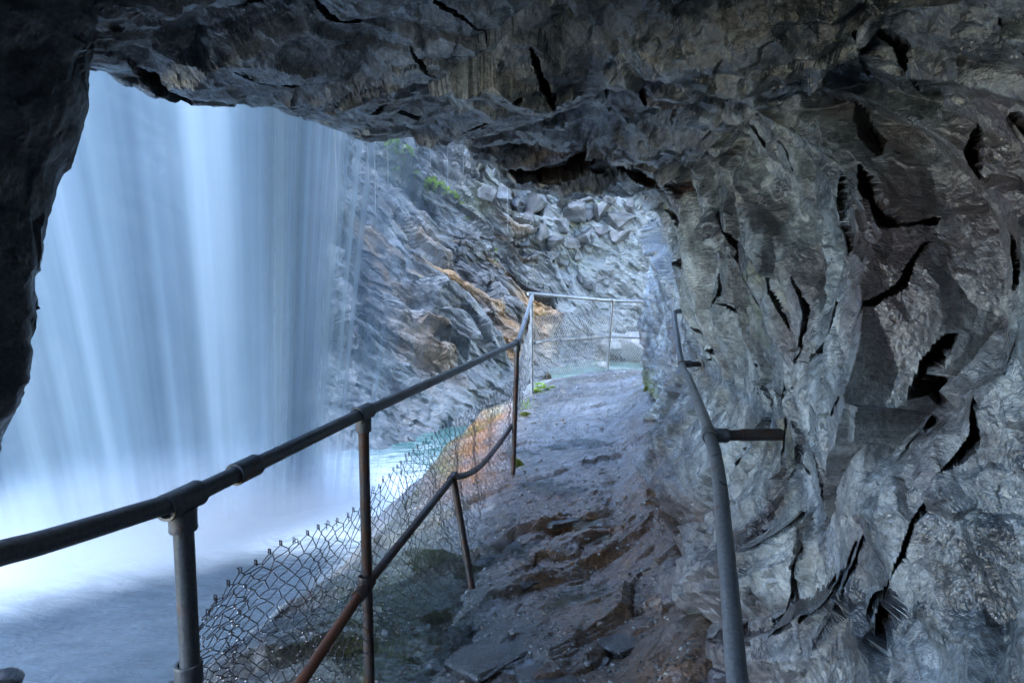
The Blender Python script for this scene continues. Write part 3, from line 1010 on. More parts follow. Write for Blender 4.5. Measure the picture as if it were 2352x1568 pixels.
def tube_arrays(pts, r, sides=14, cap=True, axis=None):
    P = np.array(pts, float)
    n = len(P)
    T = np.gradient(P, axis=0) if axis is None else np.tile(axis, (n, 1))
    T /= np.maximum(np.linalg.norm(T, axis=1, keepdims=True), 1e-9)
    ref = np.array([0, 0, 1.0]) if abs(T[0][2]) < .9 else np.array([1.0, 0, 0])
    a = np.cross(T[0], ref)
    a /= np.linalg.norm(a)
    V = []
    ang = np.linspace(0, 2 * math.pi, sides, endpoint=False)
    rr = np.full(n, r) if np.isscalar(r) else np.array(r)
    for i in range(n):
        a = a - T[i] * (a @ T[i])
        a /= np.linalg.norm(a)
        b = np.cross(T[i], a)
        V.append(P[i] + rr[i] * (np.cos(ang)[:, None] * a + np.sin(ang)[:, None] * b))
    V = np.concatenate(V)
    i = np.arange(n * sides).reshape(n, sides)
    j = np.roll(i, -1, 1)
    Q = np.stack([i[:-1], j[:-1], j[1:], i[1:]], -1).reshape(-1, 4)
    if cap:
        c0, c1 = len(V), len(V) + 1
        V = np.vstack([V, P[0], P[-1]])
        e0 = np.stack([j[0], i[0], np.full(sides, c0), np.full(sides, c0)], -1)
        e1 = np.stack([i[-1], j[-1], np.full(sides, c1), np.full(sides, c1)], -1)
        return V, Q, np.vstack([e0, e1])[:, :3]
    return V, Q, np.zeros((0, 3), int)


def mesh_parts(name, parts, smooth_shade=True):
    """join (verts, quads, tris) arrays into one mesh"""
    vs, faces, k = [], [], 0
    for V, Q, Tt in parts:
        vs.append(V)
        faces += (Q + k).tolist() + (Tt + k).tolist()
        k += len(V)
    V = np.vstack(vs) + np.array([0, 0, EYE])
    me = bpy.data.meshes.new(name)
    me.from_pydata(V.tolist(), [], faces)
    me.polygons.foreach_set('use_smooth', np.full(len(me.polygons), smooth_shade))
    me.update()
    try:
        me.set_sharp_from_angle(angle=R(40))
    except Exception:
        pass
    return me


def tube(name, pts, r, mat, parent=None, sides=14):
    return link(name, mesh_parts(name, [tube_arrays(pts, r, sides)]), mat, parent)


def sleeve_arrays(c, d, L, r, sides=18):
    """a fitting: rimmed sleeve round a pipe"""
    c, d = np.array(c, float), np.array(d, float) / np.linalg.norm(d)
    zs = [-L / 2 + .0006, -L / 2, -L / 2 + .004, -L / 2 + .012, L / 2 - .012, L / 2 - .004, L / 2, L / 2 - .0006]
    rs = [r * .78, r * .98, r * 1.03, r, r, r * 1.03, r * .98, r * .78]
    return tube_arrays([c + d * z for z in zs], rs, sides, False, d)


PR = .0212
rail = empty('guard_railing', (0, 0, 0))
tag(rail, 'grey pipe guard railing on rusty posts along the drop beside the waterfall', 'railing')
tee1, tee2, tee3 = at(418, 1148, 1.25), at(834, 948, 2.1), at(1188, 786, 4.5)
cor, far2 = at(1221, 676, 6.7), at(1407, 690, 8.2)
cpl = tee1 + (tee2 - tee1) * .245
top_pts = [np.array([-.96, -.6, -.36]), np.array([-.92, -.1, -.365]), np.array([-.88, .3, -.372]), np.array([-.845, .6, -.38]), at(-60, 1290, .86), at(90, 1247, .95), at(230, 1205, 1.06), at(330, 1174, 1.15), tee1]
tube('top_rail', catmull(top_pts, 8), PR, M['pipe'], rail, 20)
tube('top_rail', [tee1, tee2], PR, M['pipe'], rail, 20)
tube('top_rail', [tee2, (tee2 + tee3) / 2 + np.array([0, 0, -.004]), tee3], PR, M['pipe'], rail, 18)
b1 = at(1206, 735, 5.5)
tube('top_rail', catmull([tee3, at(1193, 775, 4.75), b1, cor + np.array([0, -.1, -.03]), cor], 6), PR, M['pipe_galv'], rail)
tube('top_rail', catmull([cor, cor + np.array([.06, .05, .004]), far2, at(1500, 693, 8.75)], 6), PR, M['pipe_galv'], rail)


def fitting(name, c, d, L=.085, r=.029, down=None, mat=None):
    o_ = link(name, mesh_parts(name, [sleeve_arrays(c, d, L, r)]), mat or M['pipe'], rail)
    if down is not None:
        link('socket', mesh_parts('socket', [sleeve_arrays(np.array(c) + np.array(down) * .045, down, .05, r * .97)]), mat or M['pipe'], o_)
    return o_


def post(p_top, p_bot, r, mat, name='post', sides=16):
    return tube(name, [p_top, p_top + (p_bot - p_top) * .5, p_bot], r, mat, rail, sides)


def fz(x, y):
    return float(floor_base(np.array(x), np.array(y)))


bt1 = np.array([tee1[0] + .012, tee1[1] + .0, fz(-.72, 1.25) - .08])
bt2 = np.array([tee2[0] + .0, tee2[1] + .03, fz(-.55, 2.1) - .08])
bt3 = at(1177, 1112, 4.5)
bt3[2] -= .06
btc = at(1222, 908, 6.7)
btc[2] -= .06
btf = at(1394, 852, 8.2)
btf[2] -= .1
post(tee1, bt1, .0215, M['pipe'])
post(tee2, bt2, .0200, M['pipe_rust'])
post(tee3, bt3, .0200, M['pipe_rust'])
post(cor, btc, .0200, M['pipe_galv'])
post(far2, btf, .0200, M['pipe_galv'])
dn = lambda a, b: (b - a) / np.linalg.norm(b - a)
fitting('tee_fitting', tee1, tee2 - tee1, .10, .030, dn(tee1, bt1))
fitting('coupling', cpl, tee2 - tee1, .085, .029)
fitting('tee_fitting', tee2, tee3 - tee2, .095, .030, dn(tee2, bt2))
fitting('tee_fitting', tee3, tee3 - tee2, .10, .030, dn(tee3, bt3))
fitting('coupling', b1, cor - tee3, .07, .028, None, M['pipe_galv'])
fitting('elbow_fitting', cor, far2 - cor, .05, .028, dn(cor, btc), M['pipe_galv'])
fitting('tee_fitting', far2, far2 - cor, .09, .028, dn(far2, btf), M['pipe_galv'])
# collar low on the near post
link('collar', mesh_parts('collar', [sleeve_arrays(at(434, 1545, 1.25), (0, 0, 1), .05, .029)]), M['pipe'], rail)
# middle rail with the short leaning prop
m2 = at(836, 1350, 2.08)
pr_t, pr_b = at(1041, 1096, 3.0), at(1084, 1334, 2.86)
pr_b[2] -= .04
tube('middle_rail', [at(560, 1760, 1.45), at(690, 1568, 1.68), m2 + np.array([0, -.0, 0])], .019, M['pipe_orange'], rail)
tube('middle_rail', [m2, (m2 + pr_t) / 2, pr_t], .018, M['pipe_rust'], rail)
tube('middle_rail', catmull([pr_t, at(1075, 1088, 3.3), at(1103, 1070, 3.65), at(1130, 1040, 4.0), at(1160, 1000, 4.4), at(1176, 975, 4.52)], 5), .018, M['pipe_rust'], rail)
tube('prop', [pr_t, pr_b], .0185, M['pipe_rust'], rail)
cl = link('clamp', mesh_parts('clamp', [sleeve_arrays(at(838, 1340, 2.1), (0, .1, 1), .06, .028)]), M['pipe_rust'], rail)
for q_ in (m2 + (pr_t - m2) * .03, m2 + (at(690, 1568, 1.68) - m2) * .08):
    link('ring', mesh_parts('ring', [sleeve_arrays(q_, pr_t - m2, .04, .025)]), M['pipe_rust'], cl)
link('clamp', mesh_parts('clamp', [sleeve_arrays(pr_t, pr_t - m2, .06, .024)]), M['pipe_rust'], rail)
tube('middle_rail', catmull([at(1226, 788, 6.72), at(1245, 784, 6.9), at(1275, 780, 7.15), at(1330, 777, 7.6), at(1398, 773, 8.2), at(1500, 777, 8.75)], 4), .017, M['pipe_galv'], rail)

# ------------------------------------------------------------------ chain-link nets
def lerp_path(P, t):
    P = np.array(P)
    s = np.r_[0, np.cumsum(np.linalg.norm(np.diff(P, axis=0), axis=1))]
    return np.stack([np.interp(t, s, P[:, k]) for k in range(3)], -1), s[-1]


def chain_net(label, top, bot, mesh_w, mesh_h, r, mat, seed, rough=.006, drops=True, cat='fence', bulge=.05):
    rr = random.Random(seed)
    net = empty('chain_link_net', tuple(np.array(bot[0]) + np.array([0, 0, EYE])))
    tag(net, label, cat)
    org = np.array(bot[0])
    _, Lt = lerp_path(top, 0)
    _, Lb = lerp_path(bot, 0)
    Lm = (Lt + Lb) / 2
    ncol = int(Lm / mesh_w)
    drop_pts = []

    def S(u, v):
        a, _ = lerp_path(top, u / ncol * Lt)
        b, _ = lerp_path(bot, u / ncol * Lb)
        p = a + (b - a) * v
        return p

    hmean = np.linalg.norm(np.array(top[len(top) // 2]) - np.array(bot[len(bot) // 2]))
    nrow = max(4, int(hmean / mesh_h) * 2)
    jit = {}

    def J(u, j):
        k = (u, j)
        if k not in jit:
            jit[k] = np.array([rr.gauss(0, rough) for _ in range(3)])
        return jit[k]
    for i in range(ncol):
        pts = []
        for j in range(nrow + 1):
            uu_ = i + (1 if (j + i) % 2 else 0)
            v_ = j / nrow
            p = S(uu_, v_) + J(uu_, j)
            p = p + np.array([-1, .2, 0]) * bulge * math.sin(math.pi * v_) * (.6 + .4 * math.sin(i * .5 + seed))
            sgn = 1 if (j + i) % 2 else -1
            nrm = np.array([1, .2, 0]) * .003 * (1 if j % 2 else -1)
            dz = np.array([0, 0, mesh_h * .06])
            dirn = (S(uu_ + .1, v_) - S(uu_ - .1, v_))
            dirn = dirn / max(np.linalg.norm(dirn), 1e-6) * mesh_w * .05 * sgn
            # the small hook where neighbouring wires lock
            pts += [p + dz - dirn + nrm * .3, p + dirn * 1.2 + nrm, p - dz - dirn + nrm * .3]
            if drops and rr.random() < .5:
                drop_pts.append(p + np.array([0, 0, -.004]))
        # twisted top end
        t0 = pts[0]
        if rr.random() < .35:
            t0 = t0 + np.array([rr.gauss(0, .004), rr.gauss(0, .004), rr.gauss(-.004, .008)])
        hook = [t0 + np.array([.004, 0, -.010]), t0 + np.array([.003, 0, .006]), t0 + np.array([-.002, 0, .008])]
        pts = hook + pts[1:]
        pts = [p - org for p in pts]
        link('wire', mesh_parts('wire', [tube_arrays(pts, r, 5, False)]), mat, net)
        net_w = net.children if False else None
    for o_ in [c for c in COL.objects if c.parent == net]:
        for vtx in ():
            pass
    return net, drop_pts, org


def shift_children(net):
    """wire meshes were written with the eye height added; the net's own location already carries it"""
    for c in [c for c in COL.objects if c.parent == net]:
        c.location.z -= EYE


netTop = [at(474, 1408, 1.29), at(500, 1365, 1.36), at(560, 1308, 1.48), at(650, 1248, 1.66), at(800, 1186, 2.0), at(872, 1112, 2.32), at(960, 1025, 2.85),
          at(1060, 955, 3.5), at(1135, 905, 4.1), at(1184, 872, 4.5)]
netBot = [p.copy() for p in netTop]
bots = [(455, 1640, 1.29), (500, 1650, 1.4), (600, 1640, 1.55), (700, 1660, 1.72), (850, 1500, 2.1), (945, 1425, 2.4), (1050, 1330, 2.85), (1095, 1225, 3.4),
        (1118, 1130, 4.0), (1182, 1105, 4.5)]
netBot = [at(*b) for b in bots]
net1, drops1, org1 = chain_net('sagging dark chain link net with curled edge hanging between rusty railing posts', netTop, netBot, .031, .053, .0015, M['wire'], 3, .004)
shift_children(net1)
topB = [at(1188, 870, 4.5), at(1203, 800, 5.4), at(1222, 730, 6.65)]
botB = [at(1184, 1000, 4.5), at(1203, 900, 5.5), at(1222, 862, 6.65)]
net2, _, _ = chain_net('pale chain link net on the railing run between the last rusty post and the corner', topB, botB, .028, .06, .003, M['wire_galv'], 4, .006, False)
shift_children(net2)
topC = [at(1227, 728, 6.7), at(1300, 718, 7.3), at(1402, 714, 8.2), at(1495, 726, 8.75)]
botC = [at(1227, 860, 6.7), at(1300, 858, 7.3), at(1398, 835, 8.2), at(1495, 830, 8.75)]
net3, _, _ = chain_net('pale chain link net on the far railing run where the path leaves the cave', topC, botC, .028, .06, .0032, M['wire_galv'], 5, .003, False, bulge=.02)
shift_children(net3)

# ------------------------------------------------------------------ handrail on the wall
hand = empty('handrail', (0, 0, 0))
tag(hand, 'worn grey pipe handrail bracketed to the cave wall beside the path', 'handrail')
k1, k2 = at(1631, 1000, 2.0), at(1566, 836, 3.9)
hp = [np.array([.33, .45, -.80]), at(1712, 1640, .98), at(1694, 1560, 1.06), at(1680, 1400, 1.22), at(1662, 1200, 1.5), at(1650, 1085, 1.75), k1, at(1606, 930, 2.5),
      at(1582, 870, 3.2), k2, at(1556, 780, 4.35), at(1549, 728, 4.85), at(1551, 717, 4.93), at(1562, 714, 5.0), at(1590, 714, 5.1)]
tube('rail', catmull(hp, 6), PR, M['pipe_hand'], hand, 20)
bpy.context.view_layer.update()
wall_o = bpy.data.objects['cave_wall']
t = NT('mortar')
t.bsdf(Base_Color=t.mix(t.noise(t.coords(), 60, 4), (.10, .095, .08), (.30, .28, .24)), Roughness=.8)
M['mortar'] = t.m
for k_, r0, r1 in ((k1, .019, .0225), (k2, .016, .019)):
    dv = np.array([.99, .12, -.01])
    ok, loc, nor, _ = wall_o.ray_cast(Vector((k_[0] + .03, k_[1], k_[2] + EYE)), Vector(dv))
    L_ = (loc - Vector((k_[0], k_[1], k_[2] + EYE))).length if ok else .3
    L_ = min(max(L_, .12), .5)
    arm = tube('bracket_arm', [k_, k_ + dv * L_ * .45], r0, M['pipe_rust'], hand)
    link('sleeve', mesh_parts('sleeve', [tube_arrays([k_ + dv * L_ * .42, k_ + dv * (L_ + .05)], r1, 14)]), M['pipe_rust'], arm)
    bm = bmesh.new()
    bmesh.ops.create_icosphere(bm, subdivisions=3, radius=1.0)
    for v_ in bm.verts:
        n_ = 1 + .35 * math.sin(v_.co.x * 5 + v_.co.z * 4) * math.cos(v_.co.y * 6)
        v_.co = Vector((v_.co.x * .022, v_.co.y * .05, v_.co.z * .055)) * n_ + Vector(k_ + dv * (L_ + .012)) + Vector((0, 0, EYE + .012))
    me = bpy.data.meshes.new('mortar_patch')
    bm.to_mesh(me)
    bm.free()
    link('mortar_patch', me, M['mortar'], hand)
for k_, d_ in ((k1, hp[7] - hp[5]), (k2, hp[10] - hp[8])):
    rc = link('ring_clamp', mesh_parts('ring_clamp', [sleeve_arrays(k_, d_, .05, .028)]), M['pipe'], hand)
    link('socket', mesh_parts('socket', [sleeve_arrays(k_ + np.array([.04, .003, 0]), (1, .05, 0), .045, .026)]), M['pipe'], rc)


# ================================================================== loose rock on cliff and path
bpy.context.view_layer.update()


def cast(o_, px, py):
    d = Vector(ray(px, py)).normalized()
    ok, loc, nor, _ = o_.ray_cast(Vector((0, 0, EYE)), d)
    return (loc, nor) if ok else (None, None)


def block_mesh(name, seed, dims, n=16, mats=None, cuts=1, tone=.5, power=.38):
    """an angular block: hull of points pushed towards a box, edges broken"""
    r_ = random.Random(seed)
    bm = bmesh.new()
    for _ in range(n):
        v = Vector((r_.gauss(0, 1), r_.gauss(0, 1), r_.gauss(0, 1))).normalized()
        v = Vector([math.copysign(abs(c) ** power, c) * d * .5 for c, d in zip(v, dims)])
        v *= r_.uniform(.82, 1.0)
        bm.verts.new(v)
    res = bmesh.ops.convex_hull(bm, input=bm.verts)
    junk = [e for e in res['geom_interior'] if isinstance(e, bmesh.types.BMVert)]
    bmesh.ops.delete(bm, geom=junk, context='VERTS')
    bmesh.ops.dissolve_limit(bm, angle_limit=R(7), verts=bm.verts, edges=bm.edges)
    bmesh.ops.bevel(bm, geom=list(bm.edges), offset=min(dims) * .035, segments=1, affect='EDGES', clamp_overlap=True)
    bmesh.ops.triangulate(bm, faces=bm.faces)
    if cuts:
        bmesh.ops.subdivide_edges(bm, edges=[e for e in bm.edges if e.calc_length() > min(dims) * .35], cuts=cuts, use_grid_fill=True)
    me = bpy.data.meshes.new(name)
    bm.to_mesh(me)
    bm.free()
    co = np.zeros(len(me.vertices) * 3, np.float32)
    me.vertices.foreach_get('co', co)
    co = co.reshape(-1, 3)
    s_ = 1.0 / min(dims)
    co += (np.stack([perlin(co * s_ * 2.2, seed), perlin(co * s_ * 2.2, seed + 1), perlin(co * s_ * 2.2, seed + 2)], 1) * min(dims) * .07)
    co += np.stack([fbm(co * s_ * 7, 3, seed + 3), fbm(co * s_ * 7, 3, seed + 4), fbm(co * s_ * 7, 3, seed + 6)], 1) * min(dims) * .025
    me.vertices.foreach_set('co', co.ravel())
    a_ = me.attributes.new('tone', 'FLOAT', 'POINT')
    a_.data.foreach_set('value', np.clip(tone + .35 * fbm(co * s_ * np.array([.8, 2.5, 2.5], F), 4, seed + 5, .6), 0, 1).astype(np.float32))
    me.update()
    if mats:
        me.materials.append(mats)
    return me


def put_piece(name, me, parent, loc, rot, sc=1.0):
    o_ = bpy.data.objects.new(name, me)
    COL.objects.link(o_)
    o_.parent = parent
    o_.location = loc
    o_.rotation_euler = rot
    o_.scale = (sc, sc, sc) if np.isscalar(sc) else sc
    return o_


rr = random.Random(21)
boulders = [block_mesh('boulder', 60 + k, (rr.uniform(.8, 1.2), rr.uniform(.7, 1.0), rr.uniform(.55, .8)), 15, M['cliff'], 3, .42) for k in range(7)]
slabs = [block_mesh('slab', 80 + k, (rr.uniform(1.8, 2.6), rr.uniform(.6, .9), rr.uniform(.22, .34)), 20, M['cliff'], 3, .42) for k in range(7)]
# tumbled blocks jammed under the overhang
for px, py, sz in [(1225, 460, 62), (1255, 492, 55), (1290, 520, 50), (1320, 490, 58), (1350, 500, 60), (1385, 487, 62), (1418, 500, 58), (1440, 478, 42), (1300, 460, 48), (1340, 455, 50),
                   (1395, 455, 44), (1275, 555, 46), (1310, 560, 40), (1345, 545, 44), (1262, 585, 36), (1380, 530, 40), (1240, 530, 40), (1215, 500, 36), (1290, 600, 34), (1322, 590, 32),
                   (1180, 470, 40), (1150, 450, 44), (1118, 445, 50), (1205, 560, 30), (1425, 540, 36), (1330, 640, 30), (1355, 660, 26), (1300, 650, 24), (1378, 640, 22)]:
    loc, nor = cast(cliff, px, py)
    if loc is None:
        continue
    wsz = sz / FPX * loc.y * 1.15
    put_piece('boulder', rr.choice(boulders), cliff, loc + nor * wsz * .08, (rr.uniform(-.7, .7), rr.uniform(-.7, .7), rr.uniform(0, 6.3)), (wsz * rr.uniform(.85, 1.15), wsz * rr.uniform(.85, 1.1), wsz * rr.uniform(.9, 1.2)))
# dipping slabs of the slope
for k in range(0):
    px, py = rr.uniform(820, 1300), rr.uniform(330, 900)
    if py > 930 - (px - 860) * .35 + 20:
        continue
    loc, nor = cast(cliff, px, py)
    if loc is None or loc.z < EYE - 1.75:
        continue
    # lie along the dip: down to the right across the face
    d = Vector((.62, .52, -.62)).normalized()
    nn = (nor + Vector((.0, -.15, .55))).normalized()
    xax = (d - nn * d.dot(nn)).normalized()
    yax = nn.cross(xax)
    rot = Matrix((xax, yax, nn)).transposed().to_4x4() @ Matrix.Rotation(rr.uniform(-.14, .14), 4, 'Z') @ Matrix.Rotation(rr.uniform(-.12, .08), 4, 'Y')
    sc = rr.choice((.35, .45, .55, .7, .85, 1.05))
    put_piece('slab', rr.choice(slabs), cliff, loc - nn * .11 * sc, rot.to_euler(), (sc * rr.uniform(.8, 1.3), sc * rr.uniform(.7, 1.1), sc * rr.uniform(.7, 1.2)))
# rounded boulders by the stream
pale_rock = rock_material('river_boulder', (.10, .11, .11), (.17, .18, .18), (.25, .26, .26), scale=.6, rough=(.4, .7))
rb = [block_mesh('boulder', 95 + k, (1, .85, .6), 40, pale_rock, 1, .55, .8) for k in range(3)]
for px, py, Y, sz in [(1492, 832, 13.5, .55), (1470, 796, 16, 1.5), (1420, 792, 16.5, 1.2), (1385, 838, 12.8, .3)]:
    p = at(px, py, Y)
    put_piece('boulder', rr.choice(rb), cliff, (p[0], p[1], p[2] + EYE), (rr.uniform(-.2, .2), rr.uniform(-.2, .2), rr.uniform(0, 6)), sz)


def path_z(x, y):
    ok, loc, nor, _ = path.ray_cast(Vector((x, y, EYE + .3)), Vector((0, 0, -1)))
    return loc.z if ok else EYE - 1.45


pslab = [block_mesh('slab', 120 + k, (rr.uniform(.5, .8), rr.uniform(.22, .36), rr.uniform(.07, .11)), 18, M['path'], 2, .42) for k in range(6)]
for px, py, L in [(1150, 1440, .5), (1340, 1330, .45), (1240, 1290, .4), (1450, 1420, .4), (1290, 1185, .35), (1180, 1130, .3), (1330, 1000, .35), (1400, 1008, .3), (1300, 1500, .5)]:
    d = ray(px, py)
    Y = -1.42 / d[2] * d[1]
    x = d[0] / d[1] * Y
    put_piece('slab', rr.choice(pslab), path, (x, Y, path_z(x, Y) - .028), (rr.uniform(-.06, .06), rr.uniform(-.06, .06), R(rr.uniform(20, 45))), L / .6 * rr.uniform(.8, 1.05))
p = at(6, 1556, 2.4)
put_piece('boulder', block_mesh('boulder', 133, (.16, .14, .12), 30, M['pillar'], 2, .5, .7), path, (p[0], p[1], p[2] + EYE - .02), (.2, .1, .5))
stone_m = [rock_material('pebble_grey', (.10, .10, .10), (.22, .22, .21), (.36, .35, .33), rough=(.15, .4)),
           rock_material('pebble_brown', (.08, .06, .05), (.2, .15, .11), (.34, .27, .2), rough=(.15, .4)),
           rock_material('pebble_pale', (.12, .12, .115), (.26, .26, .25), (.4, .4, .38), rough=(.15, .4))]
stones = [block_mesh('stone', 140 + k, (1, rr.uniform(.65, .9), rr.uniform(.4, .6)), 30, stone_m[k % 3], 0, .5, .75) for k in range(6)]
for k in range(150):
    Y = rr.uniform(2.1, 6.5)
    wl_, wr_ = np.interp(Y, EY, EX) + .25, np.interp(Y, [2, 4, 6.5], [.66, .98, 1.4])
    x = rr.uniform(wl_, wr_)
    if k < 55:
        Y, x = rr.gauss(2.75, .4), rr.gauss(-.42, .16)
    sz = abs(rr.gauss(.016, .012)) + .012
    put_piece('stone', rr.choice(stones), path, (x, Y, path_z(x, Y) + sz * .12), (rr.uniform(-.3, .3), rr.uniform(-.3, .3), rr.uniform(0, 6.3)), sz)
# water standing in the hollow of the path
t = NT('puddle_water')
fr = t.node('ShaderNodeFresnel')
fr.inputs[0].default_value = 1.33
gl0 = t.node('ShaderNodeBsdfGlossy')
gl0.inputs['Roughness'].default_value = .06
t.l.new(t.bump(t.noise(t.coords(), 14, 3), .25, .02), gl0.inputs['Normal'])
tr0 = t.node('ShaderNodeBsdfTransparent')
tr0.inputs[0].default_value = (.82, .9, .92, 1)
mx0 = t.node('ShaderNodeMixShader')
t.l.new(fr.outputs[0], mx0.inputs[0])
t.l.new(tr0.outputs[0], mx0.inputs[1])
t.l.new(gl0.outputs[0], mx0.inputs[2])
t.l.new(mx0.outputs[0], t.out.inputs['Surface'])
for cx_, cy_, ra, rb_, lev in ((-.40, 3.0, .52, .85, -1.553), (.12, 3.55, .34, .30, None), (.42, 2.75, .26, .24, None), (.38, 4.45, .36, .34, None), (.15, 5.2, .36, .32, None), (.75, 5.5, .30, .34, None),
                               (.15, 2.4, .28, .2, None), (.62, 3.7, .22, .3, None)):
    if lev is None:
        m_ = (((Gf[..., 0] - cx_) / ra) ** 2 + ((Gf[..., 1] - cy_) / rb_) ** 2) < 1
        lev = float(np.percentile(Gf[m_][:, 2], 24))
    bm = bmesh.new()
    bmesh.ops.create_circle(bm, cap_ends=True, segments=40, radius=1.0)
    for v_ in bm.verts:
        v_.co.x, v_.co.y = cx_ + v_.co.x * ra, cy_ + v_.co.y * rb_
        v_.co.z = EYE + lev
    me = bpy.data.meshes.new('puddle')
    bm.to_mesh(me)
    bm.free()
    tag(link('puddle', me, t.m), kind='structure')
# grit: nobody could count it
ico = bmesh.new()
bmesh.ops.create_icosphere(ico, subdivisions=1, radius=1.0)
iv = np.array([v.co[:] for v in ico.verts])
bmesh.ops.triangulate(ico, faces=ico.faces)
it = np.array([[v.index for v in f.verts] for f in ico.faces])
ico.free()
NG = 6000
gy = 2.0 + 5.8 * rng.random(NG) ** 1.5
gl, gr = np.interp(gy, EY, EX) + .3, np.interp(gy, [2, 4, 6.5, 8], [.7, 1.02, 1.45, 1.9])
gx = gl + (gr - gl) * rng.random(NG)
keep = perlin(np.stack([gx * 2.2, gy * 2.2, gx * 0], 1).astype(F), 55) > -.12
gx, gy = gx[keep], gy[keep]
gz = np.array([path_z(a, b) for a, b in zip(gx, gy)]) - EYE
gs = .0025 + .0075 * rng.random(len(gx)) ** 2
V = (iv[None] * (gs[:, None, None] * np.array([1.2, 1, .7])) * (1 + .25 * rng.standard_normal((len(gx), 12, 1)))) + np.stack([gx, gy, gz], 1)[:, None, :]
T = (it[None] + (np.arange(len(gx)) * 12)[:, None, None]).reshape(-1, 3)
me = mesh_np('gravel', V.reshape(-1, 3) + np.array([0, 0, EYE]), T, False, {'tone': np.repeat(rng.random(len(gx)), 12)})
g_ = link('gravel', me, rock_material('grit', (.025, .024, .023), (.09, .086, .082), (.24, .235, .225), rough=(.15, .4)), path)
tag(g_, kind='stuff')

# ================================================================== green things
def leaf_material(name, c1, c2, glow=.4):
    t = NT(name)
    oi = t.node('ShaderNodeNewGeometry')
    col = t.mix(oi.outputs['Random Per Island'], c1, c2)
    b = t.bsdf(Base_Color=col, Roughness=.45)
    tr = t.node('ShaderNodeBsdfTranslucent')
    t.l.new(t.mix(.5, col, (.5, .7, .05)), tr.inputs[0])
    mx = t.node('ShaderNodeMixShader')
    mx.inputs[0].default_value = glow
    t.l.new(b.outputs[0], mx.inputs[1])
    t.l.new(tr.outputs[0], mx.inputs[2])
    t.l.new(mx.outputs[0], t.out.inputs['Surface'])
    return t.m


M['leaf'] = leaf_material('leaf_green', (.05, .11, .015), (.14, .24, .03), .3)
M['leaf2'] = leaf_material('leaf_lime', (.11, .22, .01), (.22, .36, .02), .3)
M['moss'] = leaf_material('moss_green', (.05, .07, .008), (.17, .18, .015), .1)
M['moss_dark'] = leaf_material('moss_dark', (.012, .022, .006), (.045, .065, .014), .1)


def leaf_cloud(n, size, leaf, seed, droop=.4, width=.45):
    r_ = random.Random(seed)
    vs, fs = [], []
    for _ in range(n):
        az = r_.uniform(0, 2 * math.pi)
        rad = size * r_.random() ** .6
        base = Vector((math.cos(az) * rad * .5, math.sin(az) * rad * .5, r_.uniform(0, size * .55) * (1 - .5 * rad / size)))
        d = Vector((math.cos(az + r_.gauss(0, .5)), math.sin(az + r_.gauss(0, .5)), r_.uniform(-.1, .8))).normalized()
        L = leaf * r_.uniform(.6, 1.3)
        sd_ = d.cross(Vector((0, 0, 1))).normalized() * L * width * .5
        tip = base + d * L - Vector((0, 0, droop * L * .5))
        mid = base + d * L * .5 + Vector((0, 0, .05 * L))
        k = len(vs)
        vs += [base, mid - sd_, mid + sd_, base + d * L * .8 - sd_ * .7 - Vector((0, 0, droop * L * .3)), base + d * L * .8 + sd_ * .7 - Vector((0, 0, droop * L * .3)), tip]
        fs += [(k, k + 1, k + 2), (k + 1, k + 3, k + 4, k + 2), (k + 3, k + 5, k + 4)]
    return [tuple(v) for v in vs], fs


def plant(name, loc, n, size, leaf, seed, mat, label, group=None, nor=None, **kw):
    me = bpy.data.meshes.new(name)
    vs, fs = leaf_cloud(n, size, leaf, seed, **kw)
    me.from_pydata(vs, [], fs)
    me.update()
    o_ = link(name, me, mat)
    o_.location = loc
    if nor is not None:
        o_.rotation_euler = (Vector(nor) + Vector((0, 0, 1.0))).to_track_quat('Z', 'Y').to_euler()
    return tag(o_, label, 'plant', group)


for k, (px, py, sz) in enumerate([(903, 338, 34), (915, 362, 38), (935, 352, 28), (912, 395, 20), (992, 425, 30), (1012, 438, 34), (1040, 452, 22), (1028, 447, 22), (958, 402, 16), (1132, 578, 20),
                                  (1352, 446, 18), (1140, 603, 12), (1378, 470, 12), (1075, 505, 12), (940, 420, 14), (965, 640, 10), (1060, 470, 12), (1190, 635, 10)]):
    loc, nor = cast(cliff, px, py)
    if loc is None:
        continue
    ws = sz / FPX * loc.y
    plant('leafy_plant', loc, int(26 + sz * 1.6), ws * .9, ws * .30, 300 + k, M['leaf'] if k % 3 else M['leaf2'], ['fresh green fern clump at the top of the cliff beside the thin water veil', 'grassy green tuft on the sloping ledge high on the cliff', 'single bright sprig in a crack halfway down the cliff', 'small green sprig among the tumbled blocks under the overhang', 'tiny green sprig rooted in a crack of the cliff across the pool'][0 if k in (0, 1, 2) else 1 if k in (4, 5, 6, 7) else 2 if k == 9 else 3 if k in (10, 12) else 4],
          'plants on the cliff ledges', nor)
p = at(1246, 884, 7.0)
plant('leafy_plant', (p[0], p[1], path_z(p[0], p[1]) - .01), 20, .16, .085, 401, M['leaf2'], 'bright lime broad leaved plant on the path edge past the corner post', width=.8)
p = at(1210, 918, 6.3)
plant('grass_tuft', (p[0], p[1], path_z(p[0], p[1]) - .02), 26, .10, .16, 402, M['leaf'], 'tuft of thin green grass at the foot of the corner post', width=.08)


